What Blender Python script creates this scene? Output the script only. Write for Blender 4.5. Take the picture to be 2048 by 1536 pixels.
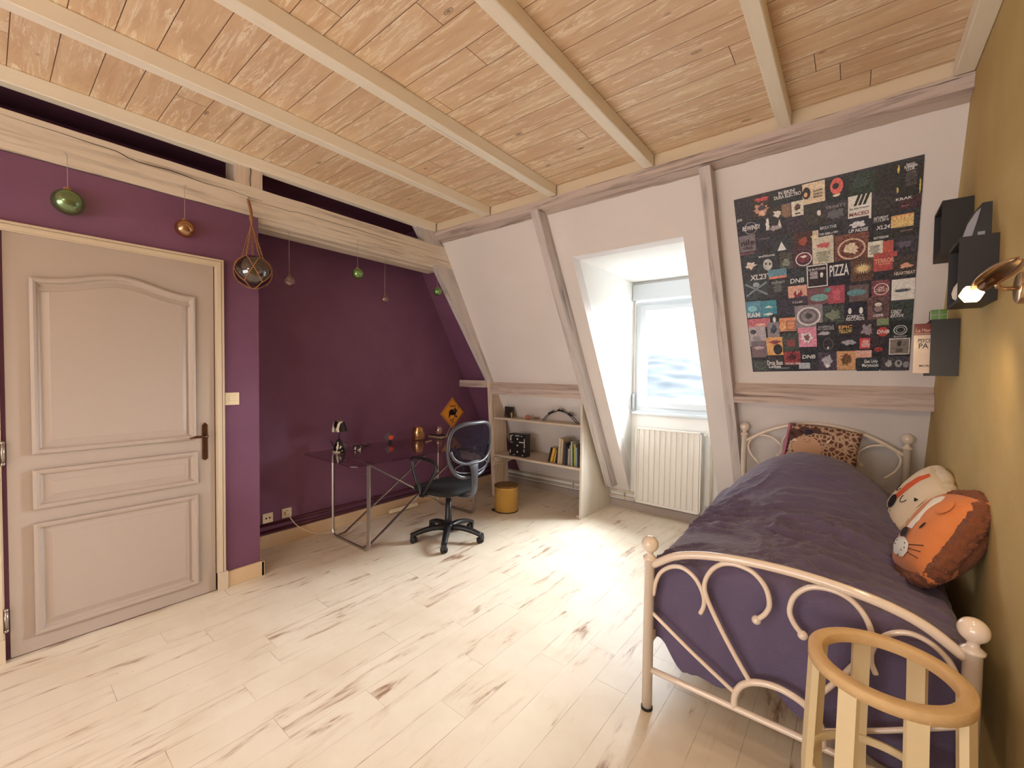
import bpy, bmesh, math, random
from mathutils import Vector, Matrix, noise
random.seed(7)
for o in list(bpy.data.objects):
    bpy.data.objects.remove(o)
SC = bpy.context.scene
COL = SC.collection
PI = math.pi

# ------------------------------------------------------------------ camera
CAM_Z = 1.41
yaw, pitch, roll = -6.76321104e-01, -2.79053816e-02, 1.12293688e-02
fw = Vector((math.sin(yaw)*math.cos(pitch), math.cos(yaw)*math.cos(pitch), math.sin(pitch)))
rt = fw.cross(Vector((0, 0, 1))).normalized(); up = rt.cross(fw)
rr = math.cos(roll)*rt + math.sin(roll)*up
uu = -math.sin(roll)*rt + math.cos(roll)*up
cd = bpy.data.cameras.new('camera'); cam = bpy.data.objects.new('camera', cd); COL.objects.link(cam)
cam.matrix_world = Matrix(((rr.x, uu.x, -fw.x, 0), (rr.y, uu.y, -fw.y, 0), (rr.z, uu.z, -fw.z, CAM_Z), (0, 0, 0, 1)))
cd.sensor_width = 36; cd.lens = 36*847.8/2048; cd.clip_start = .05; cd.clip_end = 20000
SC.camera = cam

# ------------------------------------------------------------------ light
SC.view_settings.view_transform = 'Standard'; SC.view_settings.look = 'None'
SC.view_settings.gamma = 1; SC.view_settings.use_curve_mapping = False
SC.view_settings.exposure = 0.0
W = bpy.data.worlds.new('sky'); SC.world = W; W.use_nodes = True
bg = W.node_tree.nodes['Background']; bg.inputs[0].default_value = (.90, .95, 1, 1); bg.inputs[1].default_value = 5.0

def lamp(name, kind, loc, direction, energy, color, **kw):
    l = bpy.data.lights.new(name, kind); l.energy = energy; l.color = color
    for k, v in kw.items(): setattr(l, k, v)
    o = bpy.data.objects.new(name, l); COL.objects.link(o); o.location = loc
    o.rotation_euler = Vector(direction).to_track_quat('-Z', 'Y').to_euler()
    return o
# bright overcast sky glare coming down through the dormer window
lamp('daylight', 'SUN', (-1.3, 8, 6), (-.45, -1, -.62), 80, (.95, .97, 1), angle=math.radians(62))
# broad fill light added behind the camera, the wall there has no window
lamp('rear_fill_light', 'AREA', (-1.2, -3.15, 1.1), (-.02, 1, .22), 98, (1, .98, .98), shape='RECTANGLE', size=3.0, size_y=1.7)
lamp('rear_overhead_fill', 'AREA', (-1.2, -1.0, 2.3), (0, .35, -1), 16, (1, .90, .80), shape='DISK', size=.5)  # unseen warm fill added overhead behind the camera, no fixture

# ------------------------------------------------------------------ node helpers
def srgb(r, g, b):
    f = lambda c: (c/255/12.92) if c/255 <= .04045 else ((c/255+.055)/1.055)**2.4
    return (f(r), f(g), f(b), 1)
class NT:
    def __init__(s, name):
        s.m = bpy.data.materials.new(name); s.m.use_nodes = True; s.t = s.m.node_tree
        s.b = s.t.nodes['Principled BSDF']
    def n(s, typ, **kw):
        x = s.t.nodes.new(typ)
        for k, v in kw.items():
            if k.startswith('i_'):
                key = k[2:]; key = int(key) if key.isdigit() else key
                x.inputs[key].default_value = v
            else: setattr(x, k, v)
        return x
    def l(s, a, b): s.t.links.new(a, b)
    def obj(s): return s.n('ShaderNodeTexCoord').outputs['Object']
    def mapping(s, scale=(1, 1, 1), rot=(0, 0, 0), src=None):
        m = s.n('ShaderNodeMapping'); m.inputs['Scale'].default_value = scale; m.inputs['Rotation'].default_value = rot
        s.l(src or s.obj(), m.inputs['Vector']); return m.outputs[0]
    def noise(s, vec, scale, detail=4, rough=.5, dist=0):
        x = s.n('ShaderNodeTexNoise'); x.inputs['Scale'].default_value = scale; x.inputs['Detail'].default_value = detail
        x.inputs['Roughness'].default_value = rough; x.inputs['Distortion'].default_value = dist
        s.l(vec, x.inputs['Vector']); return x.outputs['Fac']
    def ramp(s, fac, stops, interp='LINEAR'):
        x = s.n('ShaderNodeValToRGB'); x.color_ramp.interpolation = interp; e = x.color_ramp.elements
        while len(e) < len(stops): e.new(.5)
        for el, (p, c) in zip(e, stops):
            el.position = p; el.color = c if not isinstance(c, (int, float)) else (c, c, c, 1)
        s.l(fac, x.inputs[0]); return x.outputs[0]
    def mix(s, fac, a, b, mode='MIX'):
        x = s.n('ShaderNodeMix'); x.data_type = 'RGBA'; x.blend_type = mode
        if isinstance(fac, (int, float)): x.inputs[0].default_value = fac
        else: s.l(fac, x.inputs[0])
        for i, v in ((6, a), (7, b)):
            if isinstance(v, tuple): x.inputs[i].default_value = v
            else: s.l(v, x.inputs[i])
        return x.outputs[2]
    def math(s, op, a, b=0.0):
        x = s.n('ShaderNodeMath'); x.operation = op
        for i, v in ((0, a), (1, b)):
            if isinstance(v, (int, float)): x.inputs[i].default_value = v
            else: s.l(v, x.inputs[i])
        return x.outputs[0]
    def rowshift(s, vec, rowh, width):
        sp = s.n('ShaderNodeSeparateXYZ'); s.l(vec, sp.inputs[0])
        row = s.math('FLOOR', s.math('DIVIDE', sp.outputs[1], rowh)); wn = s.n('ShaderNodeTexWhiteNoise'); wn.noise_dimensions = '1D'; s.l(row, wn.inputs['W'])
        cb = s.n('ShaderNodeCombineXYZ'); s.l(s.math('ADD', sp.outputs[0], s.math('MULTIPLY', wn.outputs['Value'], width)), cb.inputs[0])
        s.l(sp.outputs[1], cb.inputs[1]); s.l(sp.outputs[2], cb.inputs[2]); return cb.outputs[0]
    def bump(s, h, strength=.3, dist=.01):
        x = s.n('ShaderNodeBump'); x.inputs['Strength'].default_value = strength; x.inputs['Distance'].default_value = dist
        s.l(h, x.inputs['Height']); s.l(x.outputs[0], s.b.inputs['Normal'])
    def out(s, col=None, rough=None, **kw):
        if col is not None:
            if isinstance(col, tuple): s.b.inputs['Base Color'].default_value = col
            else: s.l(col, s.b.inputs['Base Color'])
        if rough is not None:
            if isinstance(rough, (int, float)): s.b.inputs['Roughness'].default_value = rough
            else: s.l(rough, s.b.inputs['Roughness'])
        for k, v in kw.items(): s.b.inputs[k.replace('_', ' ')].default_value = v
        return s.m
_mc = {}
def plain(name, rgb, rough=.5, metal=0, var=.06, scale=30, **kw):
    key = (name, rgb, rough, metal)
    if key in _mc: return _mc[key]
    t = NT(name); c = srgb(*rgb); v = t.obj()
    n = t.noise(v, scale, 3)
    d = tuple(max(0, x*(1-var)) for x in c[:3])+(1,)
    m = t.out(t.mix(n, d, c), rough, Metallic=metal, **kw); _mc[key] = m
    return m

def plaster(name, rgb, mott=.08, sc=2.0, second=None):
    t = NT(name); v = t.obj(); c = srgb(*rgb)
    c2 = srgb(*second) if second else tuple(x*(1-mott) for x in c[:3])+(1,)
    n = t.noise(v, sc, 6, .6, .4); f = t.ramp(n, [(.35, 0.0), (.65, 1.0)])
    fine = t.noise(v, 60, 3)
    col = t.mix(f, c2, c)
    t.bump(t.noise(v, 35, 6, .6), .12, .004)
    return t.out(col, .75)
M_white = plaster('white_plaster', (230, 222, 218), .05)
M_dormer = plaster('lightened_dormer_plaster', (247, 245, 240), .02)  # white plaster with the dormer's missing bounce light put into its colour
M_purple = plaster('purple_paint', (124, 80, 108), .14, 1.2, (110, 68, 96))
M_mustard = plaster('ochre_paint', (200, 176, 120), .1, 1.6, (186, 158, 98))

def whitewood(name, axis, base=(206, 190, 174), dark=(118, 98, 88), amount=.55, rough=.7, fine=1.0):
    """limewashed rough-sawn timber, grain running along axis"""
    t = NT(name); a = Vector(axis).normalized()
    e1 = a.orthogonal().normalized(); e2 = a.cross(e1)
    P = t.obj(); comp = t.n('ShaderNodeCombineXYZ')
    for i, e in enumerate((a, e1, e2)):
        d = t.n('ShaderNodeVectorMath'); d.operation = 'DOT_PRODUCT'; t.l(P, d.inputs[0]); d.inputs[1].default_value = e
        t.l(d.outputs['Value'], comp.inputs[i])
    v = t.mapping((1.6, 28*fine, 28*fine), src=comp.outputs[0])
    g = t.noise(v, 1.0, 8, .62, .6)
    v2 = t.mapping((.9, 60, 60), src=comp.outputs[0]); g2 = t.noise(v2, 1.0, 5, .6, .3)
    big = t.noise(comp.outputs[0], 2.3, 3)
    streak = t.math('MULTIPLY', t.ramp(g, [(.48, 0.0), (.66, 1.0)]), t.ramp(big, [(.3, .25), (.65, 1.0)]))
    crack = t.ramp(g2, [(.66, 0.0), (.70, 1.0)])
    col = t.mix(t.math('MULTIPLY', streak, amount), srgb(*base), srgb(*dark))
    col = t.mix(t.math('MULTIPLY', crack, amount*.9), col, srgb(72, 56, 50))
    t.bump(t.math('ADD', g, t.math('MULTIPLY', crack, -.8)), .35, .004)
    return t.out(col, rough)
WX = whitewood('limewashed_beam_lengthwise', (1, 0, 0), base=(200, 182, 172), dark=(104, 82, 76), amount=.95)
WY = whitewood('limewashed_tie_beam', (0, 1, 0), base=(224, 210, 192), dark=(132, 110, 96), amount=.75)
WZ = whitewood('limewashed_post', (0, .05, 1), base=(218, 198, 178), amount=.5)
WR = whitewood('limewashed_rafter', (0, -.57, 1), base=(206, 196, 192), dark=(108, 96, 96), amount=.75)
WJ = whitewood('painted_joist', (0, 1, 0), base=(244, 234, 216), dark=(226, 210, 184), amount=.3, fine=.6)
WF = whitewood('painted_fascia', (1, 0, 0), base=(222, 204, 176), dark=(204, 184, 154), amount=.3, fine=.6)
WS = whitewood('painted_panel', (0, 0, 1), base=(222, 212, 196), dark=(200, 186, 168), amount=.35, fine=.4)
WSX = whitewood('painted_shelf_board', (1, 0, 0), base=(206, 190, 172), dark=(180, 160, 140), amount=.35, fine=.4)

def mat_ceiling():
    t = NT('limewashed_pine_ceiling'); P = t.obj()
    sh = t.n('ShaderNodeVectorMath'); sh.operation = 'ADD'; t.l(P, sh.inputs[0]); sh.inputs[1].default_value = (10.3, 10*.137-.086, 0)
    sh = t.rowshift(sh.outputs[0], .137, 2.15)
    br = t.n('ShaderNodeTexBrick'); t.l(sh, br.inputs['Vector'])
    br.inputs['Scale'].default_value = 1; br.inputs['Brick Width'].default_value = 2.15; br.inputs['Row Height'].default_value = .137
    br.inputs['Mortar Size'].default_value = .0016; br.inputs['Mortar Smooth'].default_value = .1; br.inputs['Bias'].default_value = 0
    br.offset = 0; br.squash = 1
    br.inputs['Color1'].default_value = (0, 0, 0, 1); br.inputs['Color2'].default_value = (1, 1, 1, 1); br.inputs['Mortar'].default_value = (.5, .5, .5, 1)
    rnd = t.n('ShaderNodeSeparateColor'); t.l(br.outputs['Color'], rnd.inputs[0]); r_ = rnd.outputs[0]
    comb = t.n('ShaderNodeCombineXYZ'); t.l(t.math('MULTIPLY', r_, 7.3), comb.inputs[0]); t.l(t.math('MULTIPLY', r_, 3.1), comb.inputs[2])
    ad = t.n('ShaderNodeVectorMath'); ad.operation = 'ADD'; t.l(P, ad.inputs[0]); t.l(comb.outputs[0], ad.inputs[1])
    v = t.mapping((2.2, 14, 6), src=ad.outputs[0])
    g = t.noise(v, 1.0, 7, .6, 1.2)
    v2 = t.mapping((5, 42, 6), src=ad.outputs[0]); g2 = t.noise(v2, 1.0, 6, .7, .8)
    base = t.mix(r_, srgb(222, 190, 154), srgb(234, 206, 168))
    col = t.mix(t.ramp(g, [(.35, 0.0), (.7, .7)]), base, srgb(206, 164, 130))
    v3 = t.mapping((1.1, 9, 2), src=ad.outputs[0]); g3 = t.noise(v3, 1.6, 7, .75, 1.6)
    band = t.ramp(g3, [(.52, 0.0), (.545, 1.0), (.575, 1.0), (.62, 0.0)])
    col = t.mix(t.math('MULTIPLY', band, t.ramp(g2, [(.42, .12), (.58, 1.0)])), col, srgb(248, 232, 206))
    kv = t.mapping((3.2, 7.3, 1), src=ad.outputs[0]); vo = t.n('ShaderNodeTexVoronoi'); t.l(kv, vo.inputs['Vector']); vo.inputs['Scale'].default_value = .85
    k = t.ramp(vo.outputs['Distance'], [(.03, 1.0), (.05, .25), (.06, .9), (.085, 0.0)])
    col = t.mix(t.math('MULTIPLY', k, .8), col, srgb(118, 76, 50))
    col = t.mix(br.outputs['Fac'], col, srgb(92, 60, 40))
    t.bump(t.math('SUBTRACT', t.math('MULTIPLY', g2, .3), br.outputs['Fac']), .5, .004)
    return t.out(col, .6)
M_ceil = mat_ceiling()

def mat_floor():
    t = NT('limewashed_floorboards'); P = t.obj()
    sw = t.n('ShaderNodeSeparateXYZ'); t.l(P, sw.inputs[0]); cb = t.n('ShaderNodeCombineXYZ')
    t.l(t.math('ADD', sw.outputs[1], 20.3), cb.inputs[0]); t.l(t.math('ADD', sw.outputs[0], 1.04+.15*60), cb.inputs[1])
    br = t.n('ShaderNodeTexBrick'); t.l(t.rowshift(cb.outputs[0], .15, .93), br.inputs['Vector'])
    br.inputs['Scale'].default_value = 1; br.inputs['Brick Width'].default_value = .93; br.inputs['Row Height'].default_value = .15
    br.inputs['Mortar Size'].default_value = .0011; br.inputs['Mortar Smooth'].default_value = .2; br.inputs['Bias'].default_value = 0
    br.offset = 0
    br.inputs['Color1'].default_value = (0, 0, 0, 1); br.inputs['Color2'].default_value = (1, 1, 1, 1); br.inputs['Mortar'].default_value = (.5, .5, .5, 1)
    rnd = t.n('ShaderNodeSeparateColor'); t.l(br.outputs['Color'], rnd.inputs[0]); r_ = rnd.outputs[0]
    ox = t.n('ShaderNodeCombineXYZ'); t.l(t.math('MULTIPLY', r_, 9.0), ox.inputs[1]); t.l(t.math('MULTIPLY', r_, 5.0), ox.inputs[2])
    ad = t.n('ShaderNodeVectorMath'); ad.operation = 'ADD'; t.l(P, ad.inputs[0]); t.l(ox.outputs[0], ad.inputs[1])
    base = t.mix(r_, srgb(236, 223, 202), srgb(240, 229, 209))
    cloud = t.noise(P, 2.2, 5, .6); col = t.mix(t.ramp(cloud, [(.42, 0.0), (.7, .42)]), base, srgb(206, 184, 150))
    # worn patches stretched along the boards
    v = t.mapping((13, 2.3, 3), src=ad.outputs[0]); g = t.noise(v, 1.0, 4, .6, .4)
    v2 = t.mapping((90, 7, 3), src=ad.outputs[0]); g2 = t.noise(v2, 1.0, 6, .7, .3)
    faint = t.ramp(g, [(.54, 0.0), (.67, 1.0)])
    streak = t.ramp(g2, [(.38, .0), (.62, 1.0)])
    col = t.mix(t.math('MULTIPLY', faint, t.math('MULTIPLY', streak, .55)), col, srgb(178, 142, 106))
    deep = t.ramp(g, [(.615, 0.0), (.70, 1.0)])
    col = t.mix(t.math('MULTIPLY', deep, t.math('ADD', t.math('MULTIPLY', streak, .7), .25)), col, srgb(132, 82, 48))
    sp = t.n('ShaderNodeTexVoronoi'); t.l(t.mapping((7, 6, 1), src=ad.outputs[0]), sp.inputs['Vector']); sp.inputs['Scale'].default_value = 1
    col = t.mix(t.math('MULTIPLY', t.ramp(sp.outputs['Distance'], [(.012, 1.0), (.022, 0.0)]), .6), col, srgb(90, 66, 50))
    jn = t.noise(P, 3.5, 2); col = t.mix(t.math('MULTIPLY', br.outputs['Fac'], t.ramp(jn, [(.4, .12), (.62, .8)])), col, srgb(110, 88, 68))
    t.bump(t.math('SUBTRACT', t.math('MULTIPLY', g2, .15), t.math('MULTIPLY', br.outputs['Fac'], .6)), .25, .003)
    return t.out(col, t.ramp(cloud, [(.3, .26), (.7, .42)]))
M_floor = mat_floor()
M_base = plain('cream_baseboard_paint', (226, 196, 158), .5)
M_greybase = plain('grey_baseboard_paint', (176, 162, 152), .6)
M_door = plain('cream_door_paint', (184, 168, 156), .42, var=.03)
M_casing = plain('cream_casing_paint', (214, 196, 172), .42, var=.03)
M_pipew = plain('cream_pipe_paint', (220, 208, 188), .4)
M_pipep = plain('purple_pipe_paint', (84, 34, 52), .35)
M_enamel = plain('cream_enamel', (232, 214, 196), .18, var=.02, Coat_Weight=.6)
M_black = plain('black_plastic', (30, 29, 33), .38)
M_rubber = plain('black_rubber', (20, 20, 22), .6)
M_grey = plain('grey_plastic', (72, 72, 80), .35)
M_steel = plain('brushed_steel', (176, 166, 158), .32, .9)
M_brassdark = plain('aged_bronze', (92, 60, 40), .35, .7)
M_gold = plain('champagne_metal', (200, 172, 140), .25, .85)
M_switch = plain('ivory_plastic', (240, 222, 190), .35)
M_blackbox = plain('black_lacquer', (38, 36, 36), .5)
M_greybot = plain('grey_green_lacquer', (70, 72, 66), .5)
M_rope = plain('jute_rope', (170, 118, 76), .9, var=.4, scale=250)
M_paper = plain('paper', (225, 215, 195), .8)

def glassmat(name, tint, rough=.02, gl=.10, gc=(1, 1, 1, 1)):
    t = NT(name); n = t.t.nodes; tr = t.n('ShaderNodeBsdfTransparent'); tr.inputs[0].default_value = tint
    g = t.n('ShaderNodeBsdfGlossy'); g.inputs['Roughness'].default_value = rough; g.inputs[0].default_value = gc
    lw = t.n('ShaderNodeLayerWeight'); lw.inputs[0].default_value = .5
    f = t.math('ADD', t.math('MULTIPLY', t.math('POWER', lw.outputs['Facing'], 4.0), .75), gl)
    mx = t.n('ShaderNodeMixShader'); t.l(f, mx.inputs[0]); t.l(tr.outputs[0], mx.inputs[1]); t.l(g.outputs[0], mx.inputs[2])
    t.l(mx.outputs[0], n['Material Output'].inputs[0]); return t.m
M_pane = glassmat('window_glass', (.97, .99, 1, 1), gl=.004)
M_deskglass = glassmat('smoked_glass', (.78, .72, .74, 1), .03, .07)
M_glassgreen = glassmat('green_crackle_glass', (.60, .80, .50, 1), .22, .30, (.55, .85, .45, 1))
M_glassamber = glassmat('amber_crackle_glass', (.80, .58, .38, 1), .22, .30, (1, .72, .40, 1))
M_glassclear = glassmat('clear_bauble_glass', (.86, .74, .74, 1), .06, .12)
M_glasssmoke = glassmat('smoked_float_glass', (.42, .36, .32, 1), .03, .12)

# ------------------------------------------------------------------ geometry helpers
class MB:
    def __init__(s): s.bm = bmesh.new(); s.mi = 0
    def _f(s, fs):
        for f in fs: f.material_index = s.mi
    def box(s, x0, x1, y0, y1, z0, z1, bevel=0, M=None, seg=2):
        r = bmesh.ops.create_cube(s.bm, size=1); vs = r['verts']
        for v in vs:
            v.co = Vector(((x0+x1)/2+v.co.x*(x1-x0), (y0+y1)/2+v.co.y*(y1-y0), (z0+z1)/2+v.co.z*(z1-z0)))
        fs = list({f for v in vs for f in v.link_faces}); s._f(fs)
        if bevel:
            es = list({e for f in fs for e in f.edges})
            rb = bmesh.ops.bevel(s.bm, geom=es, offset=bevel, segments=seg, affect='EDGES', profile=.5)
            fs = rb['faces']; vs = list({v for v in s.bm.verts if any(f in v.link_faces for f in [])} or vs)
            s._f(fs)
            if M: raise Exception('use xf')
        elif M:
            for v in vs: v.co = M @ v.co
        return s
    def prism(s, pts, lo, hi, axis='x', M=None):
        """pts: 2D polygon in the two other axes (order yz, xz, xy)"""
        def mk(p, t):
            if axis == 'x': return Vector((t, p[0], p[1]))
            if axis == 'y': return Vector((p[0], t, p[1]))
            return Vector((p[0], p[1], t))
        a = [s.bm.verts.new(mk(p, lo)) for p in pts]; b = [s.bm.verts.new(mk(p, hi)) for p in pts]
        fs = [s.bm.faces.new(a), s.bm.faces.new(b[::-1])]
        n = len(pts)
        for i in range(n): fs.append(s.bm.faces.new((a[i], b[i], b[(i+1) % n], a[(i+1) % n])))
        if M:
            for v in a+b: v.co = M @ v.co
        s._f(fs); bmesh.ops.recalc_face_normals(s.bm, faces=fs); return s
    def tube(s, pts, r, n=10, closed=False, caps=True, flat=None, upv=None):
        """sweep a circle (or flat=(a,b) rectangle-ish oval) along pts; r may be list"""
        pts = [Vector(p) for p in pts]; N = len(pts); rings = []
        T = []
        for i in range(N):
            if closed: d = pts[(i+1) % N]-pts[(i-1) % N]
            else: d = pts[min(i+1, N-1)]-pts[max(i-1, 0)]
            T.append(d.normalized())
        u = (Vector(upv) if upv else (T[0].orthogonal())).normalized(); u = (u-T[0]*u.dot(T[0])).normalized()
        for i in range(N):
            if upv: u = Vector(upv)
            u = (u-T[i]*u.dot(T[i]))
            u = u.normalized() if u.length > 1e-6 else T[i].orthogonal().normalized()
            w = T[i].cross(u); ri = r[i] if isinstance(r, (list, tuple)) else r
            ring = []
            if flat:
                a, b = flat
                for (p, q) in ((-a, -b), (a, -b), (a, b), (-a, b)): ring.append(s.bm.verts.new(pts[i]+u*p+w*q))
            else:
                for k in range(n):
                    t = 2*PI*k/n; ring.append(s.bm.verts.new(pts[i]+(u*math.cos(t)+w*math.sin(t))*ri))
            rings.append(ring)
        fs = []; m = len(rings[0])
        for i in range(N if closed else N-1):
            A, B = rings[i], rings[(i+1) % N]
            for k in range(m): fs.append(s.bm.faces.new((A[k], A[(k+1) % m], B[(k+1) % m], B[k])))
        if not closed and caps:
            fs.append(s.bm.faces.new(rings[0][::-1])); fs.append(s.bm.faces.new(rings[-1]))
        s._f(fs)
        if not flat:
            for f in fs: f.smooth = len(f.verts) == 4
        return s
    def lathe(s, prof, n=24, M=None, sm=True):
        """prof: (r, z) list around local Z"""
        rings = []
        for r, z in prof:
            if r < 1e-6: rings.append([s.bm.verts.new((0, 0, z))])
            else: rings.append([s.bm.verts.new((r*math.cos(2*PI*k/n), r*math.sin(2*PI*k/n), z)) for k in range(n)])
        fs = []
        for A, B in zip(rings, rings[1:]):
            for k in range(n):
                k2 = (k+1) % n
                if len(A) == 1 and len(B) == 1: continue
                if len(A) == 1: fs.append(s.bm.faces.new((A[0], B[k2], B[k])))
                elif len(B) == 1: fs.append(s.bm.faces.new((A[k], A[k2], B[0])))
                else: fs.append(s.bm.faces.new((A[k], A[k2], B[k2], B[k])))
        op = prof[0] != prof[-1]
        if op and len(rings[0]) > 1: fs.append(s.bm.faces.new(rings[0][::-1]))
        if op and len(rings[-1]) > 1: fs.append(s.bm.faces.new(rings[-1]))
        for f in fs: f.smooth = sm and len(f.verts) <= 4
        s._f(fs)
        if M:
            for R_ in rings:
                for v in R_: v.co = M @ v.co
        return s
    def ball(s, c, r, n=20, squash=(1, 1, 1)):
        k = n//2
        prof = [(r*math.sin(PI*i/k), -r*math.cos(PI*i/k)) for i in range(k+1)]
        prof[0] = (0, -r); prof[-1] = (0, r)
        return s.lathe(prof, n, Matrix.Translation(c) @ Matrix.Diagonal((*squash, 1)))
    def xf(s, M):
        for v in s.bm.verts: v.co = M @ v.co
        return s
    def build(s, name, mats, parent=None, smooth=None, sub=0, autosm=False):
        me = bpy.data.meshes.new(name); bmesh.ops.recalc_face_normals(s.bm, faces=s.bm.faces[:]) if autosm else None
        s.bm.to_mesh(me); s.bm.free()
        if not isinstance(mats, (list, tuple)): mats = [mats]
        for m in mats: me.materials.append(m)
        if smooth is not None:
            for p in me.polygons: p.use_smooth = smooth
        o = bpy.data.objects.new(name, me); COL.objects.link(o)
        if sub:
            md = o.modifiers.new('s', 'SUBSURF'); md.levels = sub; md.render_levels = sub
        if parent is not None:
            o.parent = parent; o.matrix_parent_inverse = Matrix.Translation(-parent.location) if parent.type == 'EMPTY' and parent.get('_w') else Matrix()
        return o
def tag(o, label, cat, group=None):
    o['label'] = label; o['category'] = cat
    if group: o['group'] = group
    return o
def st(o, label=None, cat=None):
    o['kind'] = 'structure'
    if label: o['label'] = label
    if cat: o['category'] = cat
    return o
def thing(name, label, cat, loc=(0, 0, 0), rot=(0, 0, 0), group=None):
    """Empty at the base of a thing; its parts are modelled in its local space"""
    o = bpy.data.objects.new(name, None); COL.objects.link(o); o.location = loc; o.rotation_euler = rot
    o.empty_display_size = .05
    return tag(o, label, cat, group)
def copy_tree(o, parent=None):
    c = o.copy(); COL.objects.link(c)
    if parent is not None: c.parent = parent
    for ch in list(o.children): copy_tree(ch, c)
    return c
def Rx(a): return Matrix.Rotation(a, 4, 'X')
def Ry(a): return Matrix.Rotation(a, 4, 'Y')
def Rz(a): return Matrix.Rotation(a, 4, 'Z')
def Tr(*p): return Matrix.Translation(p)
def bez(pts, n=8):
    """Catmull-Rom through points"""
    P = [Vector(p) for p in pts]; P = [P[0]*2-P[1]]+P+[P[-1]*2-P[-2]]; out = []
    for i in range(1, len(P)-2):
        for k in range(n):
            t = k/n; a, b, c, d = P[i-1:i+3]
            out.append(.5*((2*b)+(c-a)*t+(2*a-5*b+4*c-d)*t*t+(3*b-a-3*c+d)*t**3))
    out.append(P[-2]); return out
def text_mesh(s, size, depth=0.0003, width=None, shear=0):
    cu = bpy.data.curves.new('t', 'FONT'); cu.body = s; cu.size = size; cu.extrude = depth; cu.align_x = 'CENTER'; cu.align_y = 'CENTER'; cu.shear = shear
    cu.resolution_u = 3; cu.offset = size*.018
    o = bpy.data.objects.new('t', cu); COL.objects.link(o)
    dg = bpy.context.evaluated_depsgraph_get(); me = bpy.data.meshes.new_from_object(o.evaluated_get(dg))
    bpy.data.objects.remove(o); bpy.data.curves.remove(cu)
    if width and len(me.vertices):
        xs = [v.co.x for v in me.vertices]; w = max(xs)-min(xs)
        for v in me.vertices: v.co.x *= width/max(w, 1e-5)
    return me
def add_text(mb, s, size, M, mi=0, depth=.0003, width=None, shear=0):
    me = text_mesh(s, size, depth, width, shear); n0 = len(mb.bm.verts); f0 = len(mb.bm.faces)
    mb.bm.from_mesh(me); mb.bm.verts.ensure_lookup_table(); mb.bm.faces.ensure_lookup_table()
    for v in mb.bm.verts[n0:]: v.co = M @ v.co
    for f in mb.bm.faces[f0:]: f.material_index = mi
    bpy.data.meshes.remove(me)

# ------------------------------------------------------------------ the room
SL = lambda z, c=4.306: c-.57*z           # y of the roof slope at height z
X0, X1 = -3.575, .38
b = MB().box(X0-.15, X1+.15, -3.3, 4.45, -.1, 0); st(b.build('floor', M_floor))
b = MB().box(-3.165, X1+.15, -3.3, 2.86, 2.806, 2.9); st(b.build('ceiling', M_ceil))
st(MB().box(X0-.15, -3.165, -3.3, 2.86, 2.806, 2.9).build('ceiling_alcove', M_purple))
# left side: door wall set forward of the alcove wall
b = MB().box(X0-.15, -3.13, -3.3, 1.165, 0, 2.42); st(b.build('wall_left', M_purple))
b = MB().box(X0-.15, X0, 1.165, 4.45, 0, 2.82).box(X0-.15, X0, -3.3, 1.165, 2.42, 2.82); st(b.build('wall_alcove', M_purple))
b = MB().box(X1, X1+.15, -3.3, 4.45, 0, 2.82); st(b.build('wall_right', M_mustard))
b = MB().box(X0-.15, X1+.15, -3.4, -3.3, 0, 2.82); st(b.build('wall_front', M_white))
# back: knee wall with the window hole, roof slope with the dormer cut out
DX0, DX1, DZ = -1.78, -.917, 2.34
SLZ = (4.306+.12-4.22)/.57
WX0, WX1, WZ0, WZ1 = -1.757, -.935, 1.012, 2.313
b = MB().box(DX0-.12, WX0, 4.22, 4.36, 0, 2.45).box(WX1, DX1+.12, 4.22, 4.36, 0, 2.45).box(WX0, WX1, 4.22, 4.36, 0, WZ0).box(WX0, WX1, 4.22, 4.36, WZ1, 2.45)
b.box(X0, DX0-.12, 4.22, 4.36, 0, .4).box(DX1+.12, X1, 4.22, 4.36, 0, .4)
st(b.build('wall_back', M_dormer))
def slope(x0, x1, z0, z1, th=.12):
    return MB().prism([(SL(z0), z0), (SL(z1), z1), (SL(z1)+th, z1), (SL(z0)+th, z0)], x0, x1)
b = slope(-3.235, DX0, .15, 2.82); b2 = slope(DX1, X1, .15, 2.82); b3 = slope(DX0, DX1, DZ, 2.82)
def join(a, *o):
    for x in o:
        me = bpy.data.meshes.new('j'); x.bm.to_mesh(me); x.bm.free(); a.bm.from_mesh(me); bpy.data.meshes.remove(me)
    return a
st(join(b, b2, b3).build('wall_slope', M_white))
st(slope(X0, -3.235, .15, 2.82).build('wall_slope_alcove', M_purple))
# dormer cheeks and dormer ceiling
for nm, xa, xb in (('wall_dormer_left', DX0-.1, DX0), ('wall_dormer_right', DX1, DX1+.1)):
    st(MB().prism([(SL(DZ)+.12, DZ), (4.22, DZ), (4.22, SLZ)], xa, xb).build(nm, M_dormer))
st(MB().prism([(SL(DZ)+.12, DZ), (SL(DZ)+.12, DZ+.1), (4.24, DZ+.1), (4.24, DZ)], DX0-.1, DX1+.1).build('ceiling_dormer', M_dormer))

# baseboards
st(MB().box(X0, X0+.018, 1.17, 4.2, 0, .105, .004).build('baseboard_alcove', M_base))
b = MB().box(-3.13, -3.108, .965, 1.185, 0, .10, .004).box(-3.14, -3.108, 1.165, 1.187, 0, .10, .004)
b.box(X0, -3.13, 1.165, 1.185, 0, .10, .004); st(b.build('baseboard_left', M_base))
st(MB().box(X0+.02, DX1+.3, 4.195, 4.22, 0, .075).box(DX1+.3, X1, 4.195, 4.22, 0, .075).build('baseboard_back', M_greybase))
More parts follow.
